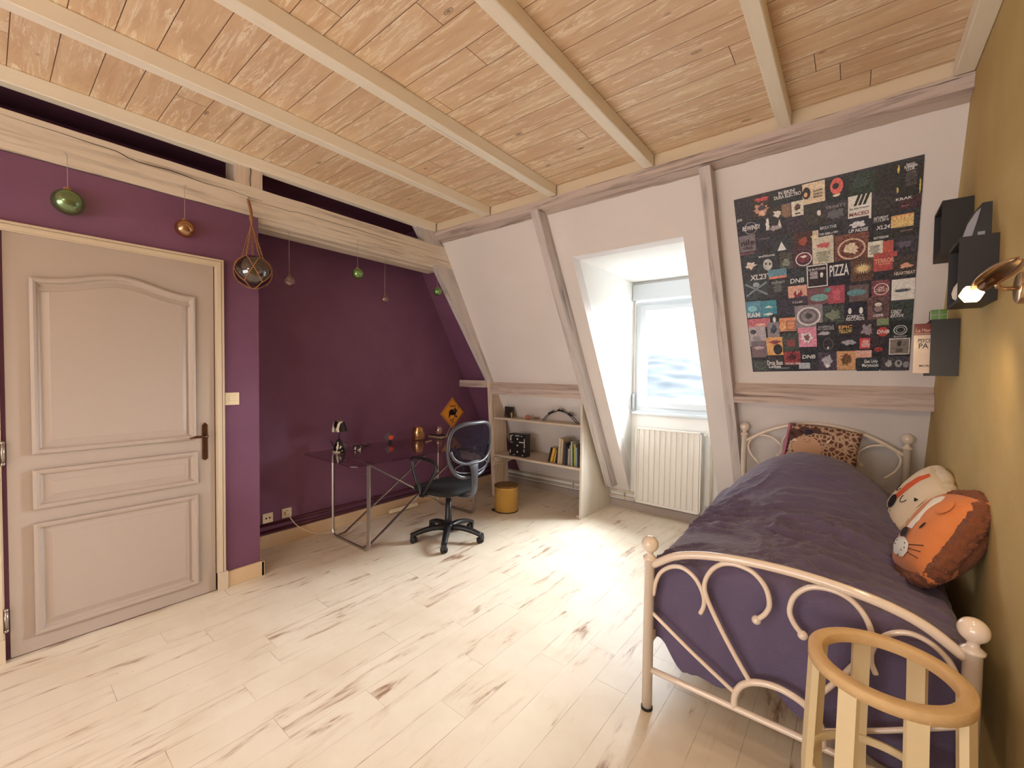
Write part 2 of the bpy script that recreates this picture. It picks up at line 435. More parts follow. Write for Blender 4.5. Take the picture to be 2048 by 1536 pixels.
# door casing, stepped moulding round the door
def casing(y0, y1, z1):
    b = MB()
    for w0, w1, x in ((0, .048, -3.108), (.006, .030, -3.100), (.034, .044, -3.103)):
        b.box(-3.13, x, y1+w0, y1+w1, 0, z1+w1); b.box(-3.13, x, y0-w1, y0-w0, 0, z1+w1)
        b.box(-3.13, x, y0-w0, y1+w0, z1+w0, z1+w1)
    b.box(-3.13, -3.092, y1+.0, y1+.056, 0, .115, .003).box(-3.13, -3.092, y0-.056, y0, 0, .115, .003)
    return b
st(casing(.045, .909, 2.046).build('trim_1', M_casing))

# ------------------------------------------------------------------ timbers
def beam(name, mb, mat, label, cat='beam', group=None):
    return tag(mb.build(name, mat), label, cat, group)
jl = ['painted ceiling joist closest to the purple wall, above the dark gap', 'second ceiling joist from the purple wall', 'third ceiling joist from the purple wall, ending between the two mid rafters',
      'fourth ceiling joist from the purple wall, ending above the dormer', 'fifth ceiling joist from the purple wall, steep and ending left of the collage', 'ceiling joist lying along the ochre wall']
for (xa, xb), lb in zip(((-3.165, -3.098), (-2.483, -2.418), (-1.825, -1.757), (-1.087, -1.022), (-.347, -.287), (.313, .379)), jl):
    beam('ceiling_joist', MB().box(xa, xb, -3.3, 2.69, 2.73, 2.806, .004, seg=1), WJ, lb, 'joist', 'ceiling joists')
st(MB().box(-3.165, X1, 2.705, 2.74, 2.735, 2.806).build('trim_2', WF))
def rough(mb, cuts, amp, sc=6):
    """irregular hewn edges"""
    bmesh.ops.subdivide_edges(mb.bm, edges=[e for e in mb.bm.edges if e.calc_length() > .25], cuts=cuts)
    for v in mb.bm.verts:
        n = noise.noise_vector(v.co*sc); v.co.y += n.y*amp; v.co.z += n.z*amp
    return mb
P_ = MB().prism([(2.69, 2.728), (2.705, 2.672), (2.795, 2.648), (2.86, 2.648), (2.86, 2.728)], -3.30, X1-.001)
beam('purlin', rough(P_, 60, .005, 9), WX, 'long rough grey white purlin where the ceiling meets the sloping wall')
T_ = MB().box(-3.36, -3.12, -3.29, 2.955, 2.425, 2.612)
for v in T_.bm.verts:
    if v.co.y > 2.5: v.co.y = SL(v.co.z)+.03
beam('tie_beam', rough(T_, 70, .004, 5), WY, 'massive whitewashed tie beam over the door with hanging glass balls')
cr = [(-3.1195, .06+i*.045, 2.585-.030*min(1, i*.045/1.0)+.008*noise.noise(Vector((i*.31, 1, 2)))+(-.012 if 9 < i < 30 else 0)) for i in range(62)]
MB().tube(cr[:26], [.0004+.0016*math.sin(PI*i/25) for i in range(26)], 5).build('crack', M_rubber, bpy.data.objects['tie_beam'])
MB().tube([(a_, b_, c_-.02) for a_, b_, c_ in cr[22:60]], [.0004+.0013*math.sin(PI*i/37) for i in range(38)], 5).build('crack', M_rubber, bpy.data.objects['tie_beam'])
beam('beam_batten', MB().box(-3.30, -3.150, 1.17, 2.80, 2.400, 2.425).box(-3.34, -3.22, 1.17, 2.80, 2.385, 2.40), WY, 'thin double batten under the tie beam in the alcove', 'batten')
kp = MB().box(-3.30, -3.12, 1.03, 1.19, 2.612, 2.806, .004); k_ = beam('king_post', kp, WZ, 'short post between the tie beam and the leftmost joist', 'post')
MB().tube([(-3.1185, 1.115, 2.73), (-3.1185, 1.118, 2.70), (-3.1185, 1.112, 2.66), (-3.1185, 1.114, 2.613)], .0022, 6).build('crack', M_rubber, k_)
beam('truss_rafter', MB().prism([(3.53, 1.27), (2.47, 2.76), (2.62, 2.80), (2.90, 2.50), (3.62, 1.27)], -3.19, -3.1225), WR, 'leftmost leaning rafter, from under the tie beam down to the alcove post', 'rafter', 'roof rafters')
beam('alcove_post', MB().prism([(3.515, 1.293), (3.622, 0), (3.857, 0), (3.74, 1.293)], -3.178, -3.12), WZ, 'wooden post carrying the leftmost rafter beside the bookshelves', 'post')
def rafter(x0, x1, c, z0, z1):
    b = MB().prism([(SL(z0, c), z0), (SL(z1, c), z1), (SL(z1), z1), (SL(z0), z0)], x0, x1)
    return rough(b, 24, .0025, 7)
beam('rafter', rafter(-1.975, -1.908, 4.172, .235, 2.655), WR, 'slim rafter running down to the shelf side panel left of the dormer', 'rafter', 'roof rafters')
beam('rafter', rafter(-.750, -.686, 4.192, .17, 2.64), WR, 'rafter between the dormer and the collage poster', 'rafter', 'roof rafters')
beam('wall_plate_beam', rough(MB().prism([(3.50, 1.165), (3.50, 1.238), (3.57, 1.30), (3.64, 1.30), (3.70, 1.165)], -3.118, -1.976), 20, .003, 8), WX, 'horizontal rough beam above the built-in bookshelves', 'beam')
beam('wall_plate_beam', rough(MB().prism([(3.49, 1.205), (3.49, 1.285), (3.54, 1.355), (3.60, 1.355), (3.66, 1.205)], -.685, X1-.001), 20, .003, 8), WX, 'horizontal rough beam below the collage, above the bed head', 'beam')
beam('wall_plate_stub', MB().box(X0+.001, -3.18, 3.47, 3.60, 1.235, 1.315, .004), WX, 'short beam stub on the purple wall left of the post', 'beam')
beam('clamp_block', MB().box(-3.12, -3.075, 3.56, 3.70, .365, .462, .006).prism([(3.70, .462), (4.01, .462), (4.01, .41), (3.70, .365)], -3.118, -3.08), WY, 'wooden clamp block on the post under the lower shelf', 'block')
beam('clamp_rail', MB().box(X0+.001, -3.181, 3.50, 3.58, .385, .475, .006), WX, 'wooden rail left of the post behind the office chair', 'rail')

# ------------------------------------------------------------------ door
d = bpy.data.objects.new('door_1', None); COL.objects.link(d); d.location = (-3.12, .061, 0); st(d)
d['label'] = 'cream panelled door with a curved top panel, shut in the purple wall'
LW, LH = .842, 2.026                       # leaf width along y, height
def yz_loop(pts, prof_fn):
    pass
def panel(b, outline, inset_h=.013, w=.035, raised=.006, off=.018):
    """moulded frame + raised field around a closed outline in (y,z) (CCW); x = out of door"""
    n = len(outline); P = [Vector(p) for p in outline]; cen = sum(P, Vector((0, 0)))/n
    def inset(d_):
        out = []
        for i in range(n):
            a, p, c = P[i-1], P[i], P[(i+1) % n]
            n1 = Vector((-(p-a).y, (p-a).x)).normalized(); n2 = Vector((-(c-p).y, (c-p).x)).normalized()
            m = (n1+n2); m = m/m.length_squared*2 if m.length > .1 else n1
            out.append(p+m*d_)
        return out
    rings = []
    for d_, h in ((0, 0), (.003, .009), (.012, .012), (.022, .008), (.028, -.004), (.034, -.008), (.040, -.008), (.064, .000), (.066, .002)):
        rings.append([b.bm.verts.new((h, q.x, q.y)) for q in inset(d_)])
    for A, B in zip(rings, rings[1:]):
        for k in range(n): b.bm.faces.new((A[k], A[(k+1) % n], B[(k+1) % n], B[k]))
    b.bm.faces.new(rings[-1])
b = MB(); b.box(-.035, 0, 0, LW, .007, .02+LH)
# leaf face gets cut visually by mouldings standing on it
top = [(.745, 1.845)]
for i in range(25):
    t = i/24; y = .745-t*.665
    # shallow cyma arch: low at the sides, high in the middle
    top.append((y, 1.845+.062*(.5-.5*math.cos(2*PI*max(0, min(1, (t-.0)/1.0))))**1.3+.0))
pan1 = [(.080, .98), (.745, .98)]+top[1:]
def leafpanel(out): 
    bb = MB(); panel(bb, out); return bb
lf = b.build('door_leaf', M_door, d)
mp = leafpanel(pan1); mp.xf(Tr(.0095, 0, 0)); mp.build('upper_panel', M_door, d)
mp = leafpanel([(.080, .708), (.752, .708), (.752, .905), (.080, .905)]); mp.xf(Tr(.0095, 0, 0)); mp.build('middle_panel', M_door, d)
mp = leafpanel([(.080, .085), (.752, .085), (.752, .640), (.080, .640)]); mp.xf(Tr(.0095, 0, 0)); mp.build('lower_panel', M_door, d)
b = MB().box(0, .005, .776, .806, .853, 1.06, .004); b.prism([(.776, 1.06), (.791, 1.078), (.806, 1.06)], 0, .005)
b.prism([(.776, .853), (.806, .853), (.791, .842)], 0, .005); pl_ = b.build('door_plate', M_brassdark, d)
MB().tube([(.005, .791, .995), (.045, .791, .995), (.052, .785, .995), (.054, .76, .996), (.056, .73, .998), (.054, .700, .993)], [.009, .008, .0085, .0075, .008, .005], 10).build('door_handle', M_brassdark, pl_)
MB().ball((.006, .791, .905), .006, 10).build('keyhole', M_rubber, pl_)
for z in (1.0, .20):
    MB().tube([(.012, -.012, z-.045), (.012, -.012, z+.045)], .008, 10).ball((.012, -.012, z+.05), .009, 10).ball((.012, -.012, z-.05), .009, 10).build('hinge', M_steel, d)

# ------------------------------------------------------------------ window
w = bpy.data.objects.new('window_1', None); COL.objects.link(w); st(w)
w['label'] = 'white dormer window with a roller shutter box, hills outside'
M_pvc = plain('white_window_frame', (206, 212, 216), .3, var=.02)
def frame(b, x0, x1, z0, z1, t, y0, y1, bev=.004):
    b.box(x0, x0+t, y0, y1, z0, z1, bev).box(x1-t, x1, y0, y1, z0, z1, bev).box(x0+t-.002, x1-t+.002, y0, y1, z0, z0+t, bev).box(x0+t-.002, x1-t+.002, y0, y1, z1-t, z1, bev)
    return b
frame(MB(), WX0, WX1, 1.024, 2.145, .05, 4.235, 4.31).build('window_frame', M_pvc, w)
sash = frame(MB(), WX0+.045, WX1-.045, 1.065, 2.105, .06, 4.222, 4.29); frame(sash, WX0+.088, WX1-.088, 1.107, 2.062, .02, 4.235, 4.27)
sash = sash.build('window_sash', M_pvc, w)
b = MB().box(-1.66, -1.636, 4.212, 4.224, 1.53, 1.60, .004).tube([(-1.648, 4.214, 1.585), (-1.648, 4.188, 1.585), (-1.648, 4.182, 1.575), (-1.648, 4.184, 1.49)], [.008, .008, .008, .006], 8)
b.build('window_handle', M_pvc, sash)
MB().box(WX0+.10, WX1-.10, 4.25, 4.256, 1.12, 2.05).build('glass', M_pane, w)
MB().box(DX0+.005, DX1-.005, 4.165, 4.235, 2.150, 2.313, .006).build('shutter_box', M_pvc, w)
MB().box(-1.52, -1.14, 4.214, 4.226, 2.062, 2.088, .003).build('trickle_vent', M_pvc, w)
MB().box(DX0+.002, DX1-.002, 4.175, 4.26, .995, 1.022, .006).build('window_sill', M_pvc, w)
b = MB().box(-1.773, -1.748, 4.19, 4.225, 1.045, 1.20, .005)
b.tube(bez([(-1.762, 4.19, 1.045), (-1.775, 4.165, 1.02), (-1.776, 4.13, 1.09), (-1.774, 4.16, 1.17), (-1.77, 4.19, 1.18)], 6), .0035, 6)
b.build('shutter_winder', M_pvc, w)
MB().tube([(-1.768, 4.20, 1.20), (-1.768, 4.205, 2.15)], .003, 6).build('shutter_strap', M_greybase, w)

# ------------------------------------------------------------------ view outside: hills falling to the valley
def hill(name, y0, y1, x0, x1, fn, mat, label, nx=90, ny=30):
    bm = bmesh.new(); g = []
    for j in range(ny+1):
        row = []
        for i in range(nx+1):
            x = x0+(x1-x0)*i/nx; y = y0+(y1-y0)*j/ny; row.append(bm.verts.new((x, y, fn(x, y, j/ny))))
        g.append(row)
    for j in range(ny):
        for i in range(nx): bm.faces.new((g[j][i], g[j][i+1], g[j+1][i+1], g[j+1][i]))
    me = bpy.data.meshes.new(name); bm.to_mesh(me); bm.free(); me.materials.append(mat)
    for p in me.polygons: p.use_smooth = True
    o = bpy.data.objects.new(name, me); COL.objects.link(o); o['kind'] = 'structure'; o['label'] = label; return o
def hillmat(name, a, bcol, sc):
    t = NT(name); P = t.obj(); n = t.noise(P, sc, 8, .7, .5)
    return t.out(t.mix(t.ramp(n, [(.38, 0.0), (.62, 1.0)]), srgb(*a), srgb(*bcol)), .95)
def nz(x, y, s, seed=0): return noise.noise(Vector((x*s+seed, y*s, seed*.7)))
MH1 = hillmat('distant_blue_hillside', (11, 26, 32), (16, 29, 34), .012)  # far hill and ridge: blue distance haze put into the colour
MH2 = hillmat('wooded_hillside', (7, 23, 33), (11, 27, 36), .03)
MH3 = hillmat('winter_trees_in_the_valley', (30, 34, 34), (40, 39, 36), .06)
hill('far_hill', 1500, 2600, -2600, 900, lambda x, y, t: -60+t*225*(1+.22*nz(x, 0, .0022, 3))+7*nz(x, y, .012, 1), MH1, 'pale blue far hill outside the window')
hill('wooded_hill', 800, 1150, -1200, 500, lambda x, y, t: -50+66*t*(1+.9*nz(x, 0, .0035, 8))+5*nz(x, y, .03, 2), MH2, 'darker wooded ridge outside the window', 160)
hill('valley', 60, 760, -700, 400, lambda x, y, t: -22-18*t+3.5*nz(x, y, .03, 5)+2.0*nz(x, y, .12, 6), MH3, 'pale valley with bare trees outside the window', 160, 60)

# ------------------------------------------------------------------ radiator and pipes
r = thing('radiator', 'white panel radiator under the dormer window', 'radiator', (-1.375, 4.16, 0))
M_rad = plain('radiator_enamel', (236, 232, 222), .3, var=.02)
b = MB(); x = -.315; pts = [(x, 0)]
prof = []; npan = 12; wd = .63/npan
for i in range(npan):
    xa = -.315+i*wd; prof += [(xa, -.045), (xa+wd*.36, -.045), (xa+wd*.44, -.056), (xa+wd*.60, -.056), (xa+wd*.68, -.045)]
prof += [(.315, -.045), (.315, -.028), (-.315, -.028)]
b.prism(prof, .135, .855, 'z'); b.box(-.315, .315, -.058, -.028, .855, .872, .003).box(-.315, .315, -.058, -.028, .112, .135, .003)
b.box(-.315, -.300, -.058, -.028, .112, .872, .003).box(.300, .315, -.058, -.028, .112, .872, .003)
b.build('front_panel', M_rad, r)
MB().box(-.31, .31, -.028, .030, .125, .865, .004).build('convector', M_rad, r)
b = MB()
for i in range(20): b.box(-.30+i*.03, -.283+i*.03, -.02, .025, .8655, .8665)
b.build('top_grille', M_greybase, r)
for sx in (-.22, .22): MB().box(sx-.015, sx+.015, .028, .055, .2, .8).build('bracket', M_greybase, r)
v_ = MB().tube([(.315, .0, .845), (.35, 0, .845)], .012, 12).lathe([(.0, 0), (.024, 0), (.027, .01), (.026, .035), (.018, .05), (0, .05)], 20, Tr(.385, .01, .845) @ Rx(PI/2))
v_.tube([(.36, 0, .845), (.385, 0, .84), (.385, 0, .76)], .010, 10).build('thermostat_valve', M_rad, r)
b = MB()
for z in (.167, .108): b.tube([(-3.55, 4.198, z), (DX0-.02, 4.198, z), (-1.70, 4.190, z)], .0125, 12).tube([(-1.04, 4.19, z), (X1-.002, 4.198, z)], .0125, 12)
b.tube([(-.99, 4.16, .77), (-.99, 4.17, .17)], .0095, 10).tube([(-.99, 4.16, .17), (-.99, 4.19, .167)], .0095, 10)
tag(b.build('heating_pipes', M_pipew), 'pair of cream heating pipes along the foot of the back wall', 'pipes')
pb = bpy.data.objects['heating_pipes']
for x in (-2.46, -1.84, -1.0):
    MB().box(x-.006, x+.006, 4.182, 4.214, .09, .186, .003).build('pipe_clip', M_pipew, pb)
MB().lathe([(.0, 0), (.016, 0), (.016, .012), (0, .012)], 14, Tr(-.99, 4.168, .42)).build('pipe_collar', M_pipew, pb)
b = MB()
for z in (.186, .132): b.tube([(X0+.016, 1.17, z), (X0+.016, 4.17, z)], .0115, 12)
pp = tag(b.build('heating_pipes', M_pipep), 'pair of purple painted heating pipes along the alcove wall', 'pipes')
for y in (2.35, 3.3): MB().box(X0+.001, X0+.03, y-.006, y+.006, .115, .203, .003).build('pipe_clip', M_pipep, pp)

# ------------------------------------------------------------------ shelving in the niche
s = thing('built_in_shelf', 'built-in niche bookshelf with a tall painted side panel', 'shelf', (-2.56, 3.6, 0))
L = Tr(2.56, -3.6, 0)
MB().prism([(3.575, .0), (3.575, 1.162), (3.625, 1.162), (SL(.10)-.01, .12), (4.19, .03), (4.19, 0)], -2.022, -2.002).xf(L).build('side_panel', WS, s)
MB().prism([(3.58, .468), (3.58, .490), (SL(.49)-.004, .490), (SL(.468)-.004, .468)], -3.118, -2.022).xf(L).build('shelf_board', WSX, s)
MB().prism([(3.58, .884), (3.58, .904), (SL(.904)-.004, .904), (SL(.884)-.004, .884)], -3.118, -2.022).xf(L).build('shelf_board', WSX, s)
MB().box(-2.06, -2.022, 3.585, 3.61, 0, .03, .004).xf(L).build('foot_block', WSX, s)
MB().box(-2.045, -2.022, 3.60, 3.90, .448, .468).xf(L).build('shelf_cleat', WSX, s)

# ------------------------------------------------------------------ desk
t = thing('desk', 'long smoked glass desk on crossed steel bars against the purple wall', 'desk', (-3.14, 2.40, 0))
def P3(*p): return (p[0]+3.14, p[1]-2.40, p[2])
gx0, gx1, gy0, gy1, c = -3.535, -2.755, 1.640, 3.13, .03
MB().prism([P3(a, b_, 0)[:2] for a, b_ in ((gx0, gy0+c), (gx0+c, gy0), (gx1-c*1.6, gy0), (gx1, gy0+c), (gx1, gy1-c), (gx1-c, gy1), (gx0+c, gy1), (gx0, gy1-c))], .710, .720, 'z').build('glass_top', M_deskglass, t)
for y in (1.835, 3.0):
    pts = []
    xa, xb, zt, r_ = -3.40, -2.872, .706, .05
    pts = [(xa, y, zt), (xa, y, .016+r_), (xa+r_*.3, y, .016+r_*.3), (xa+r_, y, .016), (xb-r_, y, .016), (xb-r_*.3, y, .016+r_*.3), (xb, y, .016+r_), (xb, y, zt)]
    b = MB().tube([P3(*p) for p in pts], .01, flat=(.006, .0145), upv=None)
    # keep the flat bar's broad side to the desk ends
    leg = b.build('leg_frame', M_steel, t)
    for x in (xa, xb): MB().box(x+3.14-.03, x+3.14+.03, y-2.40-.015, y-2.40+.015, .702, .7095, .002).build('glass_pad', M_rubber, leg)
    for x in (xb,):
        for zz in (.62, .09): MB().lathe([(0, 0), (.006, 0), (.005, .004), (0, .004)], 10, Tr(*P3(x, y-.0148, zz)) @ Rx(PI/2)).build('bolt', M_steel, leg)
for x in (-2.945, -3.325):
    MB().tube([P3(x, 1.845, .030), P3(x, 1.90, .034), P3(x, 2.94, .680), P3(x, 2.99, .694)], .01, flat=(.004, .011), upv=(0, 0, 1)).build('cross_bar', M_steel, t)
for x in (-3.09, -3.13):
    MB().tube([P3(x, 1.845, .694), P3(x, 1.90, .680), P3(x, 2.94, .034), P3(x, 2.99, .030)], .01, flat=(.004, .011), upv=(0, 0, 1)).build('cross_bar', M_steel, t)

GZ = .7205
def mat_cow(name, sc, seed):
    q = NT(name); v = q.mapping((sc, sc, sc*.5)); n = q.noise(v, 1.0, 2, .5, 1.2)
    return q.out(q.ramp(n, [(.50, srgb(18, 16, 18)), (.52, srgb(235, 225, 205))]), .3)
M_cow = mat_cow('black_and_white_ceramic', 17, 0)
M_cows = mat_cow('black_and_white_shade', 11, 0)
t = thing('table_lamp', 'small black and white patterned lamp with a teapot base', 'lamp', (-3.365, 1.87, GZ))
MB().lathe([(.0, 0), (.050, 0), (.056, .006), (.055, .010), (.040, .012), (.040, .016), (.046, .022), (.047, .045), (.040, .065), (.026, .084), (.020, .09), (0, .09)], 28).build('teapot_body', M_cow, t)
MB().lathe([(.022, .088), (.024, .094), (.016, .102), (0, .104)], 20).ball((0, 0, .108), .008, 10).build('teapot_lid', M_black, t)
MB().tube([(-.042, -.008, .030), (-.062, -.018, .045), (-.075, -.026, .075), (-.082, -.03, .085)], [.010, .008, .006, .006], 10).build('spout', M_black, t)
MB().tube(bez([(.030, .01, .072), (.060, .022, .088), (.088, .03, .070), (.092, .03, .040), (.070, .02, .020), (.058, .015, .045), (.068, .018, .058)], 6), .0022, 6).build('handle', M_black, t)
MB().tube([(0, 0, .10), (0, 0, .225)], .0035, 8).build('stem', M_black, t)
b = MB().lathe([(.0655, .176), (.0645, .178), (.042, .258), (.041, .259), (.040, .258), (.0632, .178), (.0655, .176)], 32); b.build('lamp_shade', M_cows, t)
t = thing('cord_switch', 'black and white patterned transformer box with cables beside the lamp', 'adapter', (-3.345, 2.035, GZ), (0, 0, .9))
MB().box(-.026, .026, -.042, .042, 0, .026, .006).build('housing', M_cow, t)
MB().tube(bez([(0, .04, .012), (.02, .09, .006), (.06, .14, .006), (-.02, .20, .006), (-.07, .16, .008), (0, .12, .012), (.09, .20, .006), (.04, .29, .006)], 6), .002, 6).build('cable', M_rubber, t)
t = thing('fish_figurine', 'small red and black fish figurine on the glass desk', 'figurine', (-3.43, 2.42, GZ), (0, 0, .8))
M_red = plain('coral_red_glaze', (224, 84, 52), .3)
MB().ball((.01, 0, .052), .026, 16, (1, .8, .95)).build('body', M_red, t)
MB().prism([(-.012, .022), (-.052, .052), (-.02, .10), (.002, .088), (-.008, .055), (.0, .03)], -.006, .006, 'y').prism([(.03, .06), (.052, .088), (.046, .05)], -.004, .004, 'y').lathe([(0, 0), (.022, 0), (.016, .012), (.010, .03), (0, .032)], 14).build('fins', M_black, t)
def candle_jar(name, label, loc, r, h, wax, pat):
    t = thing(name, label, 'candle jar', loc, (0, 0, .3))
    MB().lathe([(0, 0), (r*.86, 0), (r, h*.08), (r, h*.55), (r*.97, h*.75), (r*.80, h*.95), (r*.78, h), (r*.74, h), (r*.76, h*.94), (r*.93, h*.74), (r*.95, h*.1), (0, h*.05)], 24).build('jar', M_glassamber if pat else M_glassclear, t)
    MB().lathe([(0, h*.06), (r*.92, h*.06), (r*.93, h*.5), (0, h*.5)], 20).build('wax', wax, t)
    if pat:
        b = MB()
        for i in range(9):
            a = i*2*PI/9; b.xf(Matrix())
            b.tube([(r*1.01*math.cos(a+q*.25), r*1.01*math.sin(a+q*.25), h*(.2+.1*q)) for q in range(6)], .0022, 5)
        b.tube([(r*1.01*math.cos(a), r*1.01*math.sin(a), h*.12) for a in [k*2*PI/24 for k in range(24)]], .0025, 5, closed=True)
        b.build('gilt_pattern', M_gold, t)
    return t
candle_jar('candle_jar', 'larger gold patterned candle jar on the glass desk', (-3.40, 2.735, GZ), .062, .128, plain('cream_wax', (236, 206, 150), .5), True)
# second jar stands on two thin books
M_bk = plain('beige_book_cover', (190, 160, 136), .6)
tb = thing('book', 'thin pale book lying lowest under the small candle jar', 'book', (-3.40, 3.00, GZ), (0, 0, .25), 'books lying on the desk')
MB().box(-.085, .085, -.06, .06, 0, .012, .002).build('cover', M_bk, tb)
tb2 = thing('book', 'dark book lying on the pale one under the small candle jar', 'book', (-3.395, 3.00, GZ+.0125), (0, 0, -.1), 'books lying on the desk')
MB().box(-.075, .075, -.055, .055, 0, .010, .002).build('cover', M_black, tb2)
candle_jar('candle_jar', 'small clear candle jar standing on two thin books', (-3.39, 3.0, GZ+.0235), .042, .085, plain('pale_wax', (222, 186, 170), .5), False)
t = thing('pen', 'slim pale pen lying on the glass desk', 'pen', (-3.22, 2.72, GZ+.005), (0, 0, 1.9))
MB().tube([(-.06, 0, 0), (.05, 0, 0), (.066, 0, 0)], [.0045, .0045, .001], 8).build('barrel', M_bk, t)
tag(MB().tube([(-3.30, 3.02, .725), (-3.52, 3.42, 1.02)], .004, 6).build('metal_rod', M_steel), 'thin pale rod leaning on the wall from the desk behind the office chair', 'rod')

# ------------------------------------------------------------------ office chair
t = thing('office_chair', 'black office chair with a mesh back on five castors at the desk', 'chair', (-2.62, 2.43, 0))
M_seat = plain('black_seat_fabric', (22, 21, 24), .85)
a0 = math.atan2(2.19-2.43, -2.415+2.62)
hub = MB().lathe([(0, .070), (.045, .070), (.048, .085), (.040, .125), (.030, .13), (0, .13)], 20)
hub.build('hub', M_black, t)
for i in range(5):
    a = a0+i*2*PI/5; R_ = Rz(a)
    b = MB(); pts = bez([(.02, 0, .105), (.12, 0, .112), (.22, 0, .095), (.295, 0, .070)], 6)
    N = len(pts); rings = []
    for k, p in enumerate(pts):
        f = k/(N-1); wd = .030-.008*f; hh = .020-.006*f
        rings.append([b.bm.verts.new((p.x, sx*wd, p.z+sz*hh)) for sx, sz in ((-1, -1), (1, -1), (.8, .7), (.3, 1), (-.3, 1), (-.8, .7))])
    for A, B in zip(rings, rings[1:]):
        for k in range(6): f_ = b.bm.faces.new((A[k], A[(k+1) % 6], B[(k+1) % 6], B[k])); f_.smooth = k > 0
    b.bm.faces.new(rings[0][::-1]); b.bm.faces.new(rings[-1])
    b.prism([(.285, .085), (.31, .075), (.315, .035), (.29, .035)], -.020, .020, 'y')
    arm = b.xf(R_).build('base_arm', M_black, t)
    Mc = R_ @ Tr(.285, 0, .026) @ Rz([.5, -.6, 1.2, .2, -1.0][i])
    cst = MB()
    for sy in (-1, 1): cst.lathe([(0, -.011), (.020, -.011), (.0255, -.006), (.0255, .006), (.018, .011), (0, .011)], 20, Mc @ Tr(0, sy*.0135, 0) @ Rx(PI/2))
    cst.tube([Mc @ Vector((0, 0, 0)), Mc @ Vector((0, 0, .03))], .007, 8)
    cst.build('castor', M_rubber, arm)
MB().lathe([(0, .12), (.031, .12), (.030, .20), (.027, .205), (.027, .27), (.023, .275), (.023, .345), (0, .345)], 20).build('gas_column_cover', M_black, t)
MB().lathe([(0, .34), (.0125, .34), (.0125, .41), (0, .41)], 14).build('piston', M_steel, t)
MB().box(-.10, .12, -.07, .07, .395, .418, .006).build('tilt_plate', M_black, t)
b = MB(); n = 28; layers = [(.0, .415, .80), (0, .418, .93), (0, .432, 1.0), (0, .455, .985), (0, .468, .90), (0, .470, .6), (0, .466, .3)]
rings = []
for _, z, s_ in layers:
    ring = []
    for k in range(n):
        a = 2*PI*k/n; ca, sa = math.cos(a), math.sin(a)
        x = .245*s_*math.copysign(abs(ca)**.62, ca); y = .235*s_*math.copysign(abs(sa)**.62, sa)
        zz = z - (.025*max(0, (-x-.16)/.085)**1.5 if x < -.16 else 0)
        ring.append(b.bm.verts.new((x-.03, y, zz)))
    rings.append(ring)
for A, B in zip(rings, rings[1:]):
    for k in range(n): b.bm.faces.new((A[k], A[(k+1) % n], B[(k+1) % n], B[k]))
b.bm.faces.new(rings[0][::-1]); b.bm.faces.new(rings[-1])
b.build('seat', M_seat, t, smooth=True, sub=1)
# back rest, in the plane x ~ +.27, curved round the sitter, slightly tilted
def bk(y, z):   # y in -1..1 half widths, z height
    return Vector((.265+.055*(z-.62)+.015-.050*(y/.24)**2-.03*(max(0, .75-z)/.2)**2*.4, y, z))
out_ = []
for k in range(48):
    a = 2*PI*k/48; ca, sa = math.cos(a), math.sin(a); e = .55
    y = .236*math.copysign(abs(ca)**e, ca); z = .79+.215*math.copysign(abs(sa)**e, sa)
    y *= 1-.26*max(0, (.76-z)/.2)
    out_.append(bk(y, z))
fr_ = MB(); fr_.tube(out_, .016, 10, closed=True, upv=(1, 0, 0)); fr_.build('back_frame', M_grey, t)
q = NT('black_mesh_fabric'); tr = q.n('ShaderNodeBsdfTransparent'); mx = q.n('ShaderNodeMixShader'); mx.inputs[0].default_value = .74; q.b.inputs['Specular IOR Level'].default_value = 0
q.l(tr.outputs[0], mx.inputs[1]); q.b.inputs['Base Color'].default_value = srgb(40, 34, 42); q.b.inputs['Roughness'].default_value = .8
q.l(q.b.outputs[0], mx.inputs[2]); q.l(mx.outputs[0], q.t.nodes['Material Output'].inputs[0]); M_mesh = q.m
b = MB(); c_ = [b.bm.verts.new(p) for p in out_]; inner = []
for s_ in (.75, .5, .25):
    inner.append([b.bm.verts.new(bk(p.y*s_, .79+(p.z-.79)*s_)) for p in out_])
prev = c_
for R2 in inner:
    for k in range(48): b.bm.faces.new((prev[k], prev[(k+1) % 48], R2[(k+1) % 48], R2[k]))
    prev = R2
b.bm.faces.new(prev); b.build('back_mesh', M_mesh, t, smooth=True)
b = MB(); b.tube(bez([bk(-.225, .80)+Vector((.012, 0, 0)), bk(-.19, .735)+Vector((.014, 0, 0)), bk(-.11, .695)+Vector((.018, 0, 0)), bk(0, .690)+Vector((.022, 0, 0)), bk(.11, .695)+Vector((.018, 0, 0)), bk(.19, .735)+Vector((.014, 0, 0)), bk(.225, .80)+Vector((.012, 0, 0))], 6), .012, 10, upv=(1, 0, 0))
b.build('back_crossbar', M_grey, t)
b = MB(); secs = [(.285, .700, .085, .010), (.292, .66, .050, .014), (.300, .60, .036, .018), (.300, .50, .034, .018), (.285, .42, .040, .016), (.22, .402, .045, .012), (.10, .400, .045, .010)]
rings = []
for x, z, wd, th in secs:
    nx, nz_ = (1, 0) if z > .41 else (.0, -1)
    if abs(z-.42) < .001: nx, nz_ = .7, -.7
    rings.append([b.bm.verts.new((x+nx*th*q_, y_*wd, z+nz_*th*q_)) for y_, q_ in ((-1, 0), (-.7, 1), (.7, 1), (1, 0), (.7, -.6), (-.7, -.6))])
for A, B in zip(rings, rings[1:]):
    for k in range(6): b.bm.faces.new((A[k], A[(k+1) % 6], B[(k+1) % 6], B[k]))
b.bm.faces.new(rings[0][::-1]); b.bm.faces.new(rings[-1]); b.build('back_spine', M_grey, t, smooth=True, sub=1)
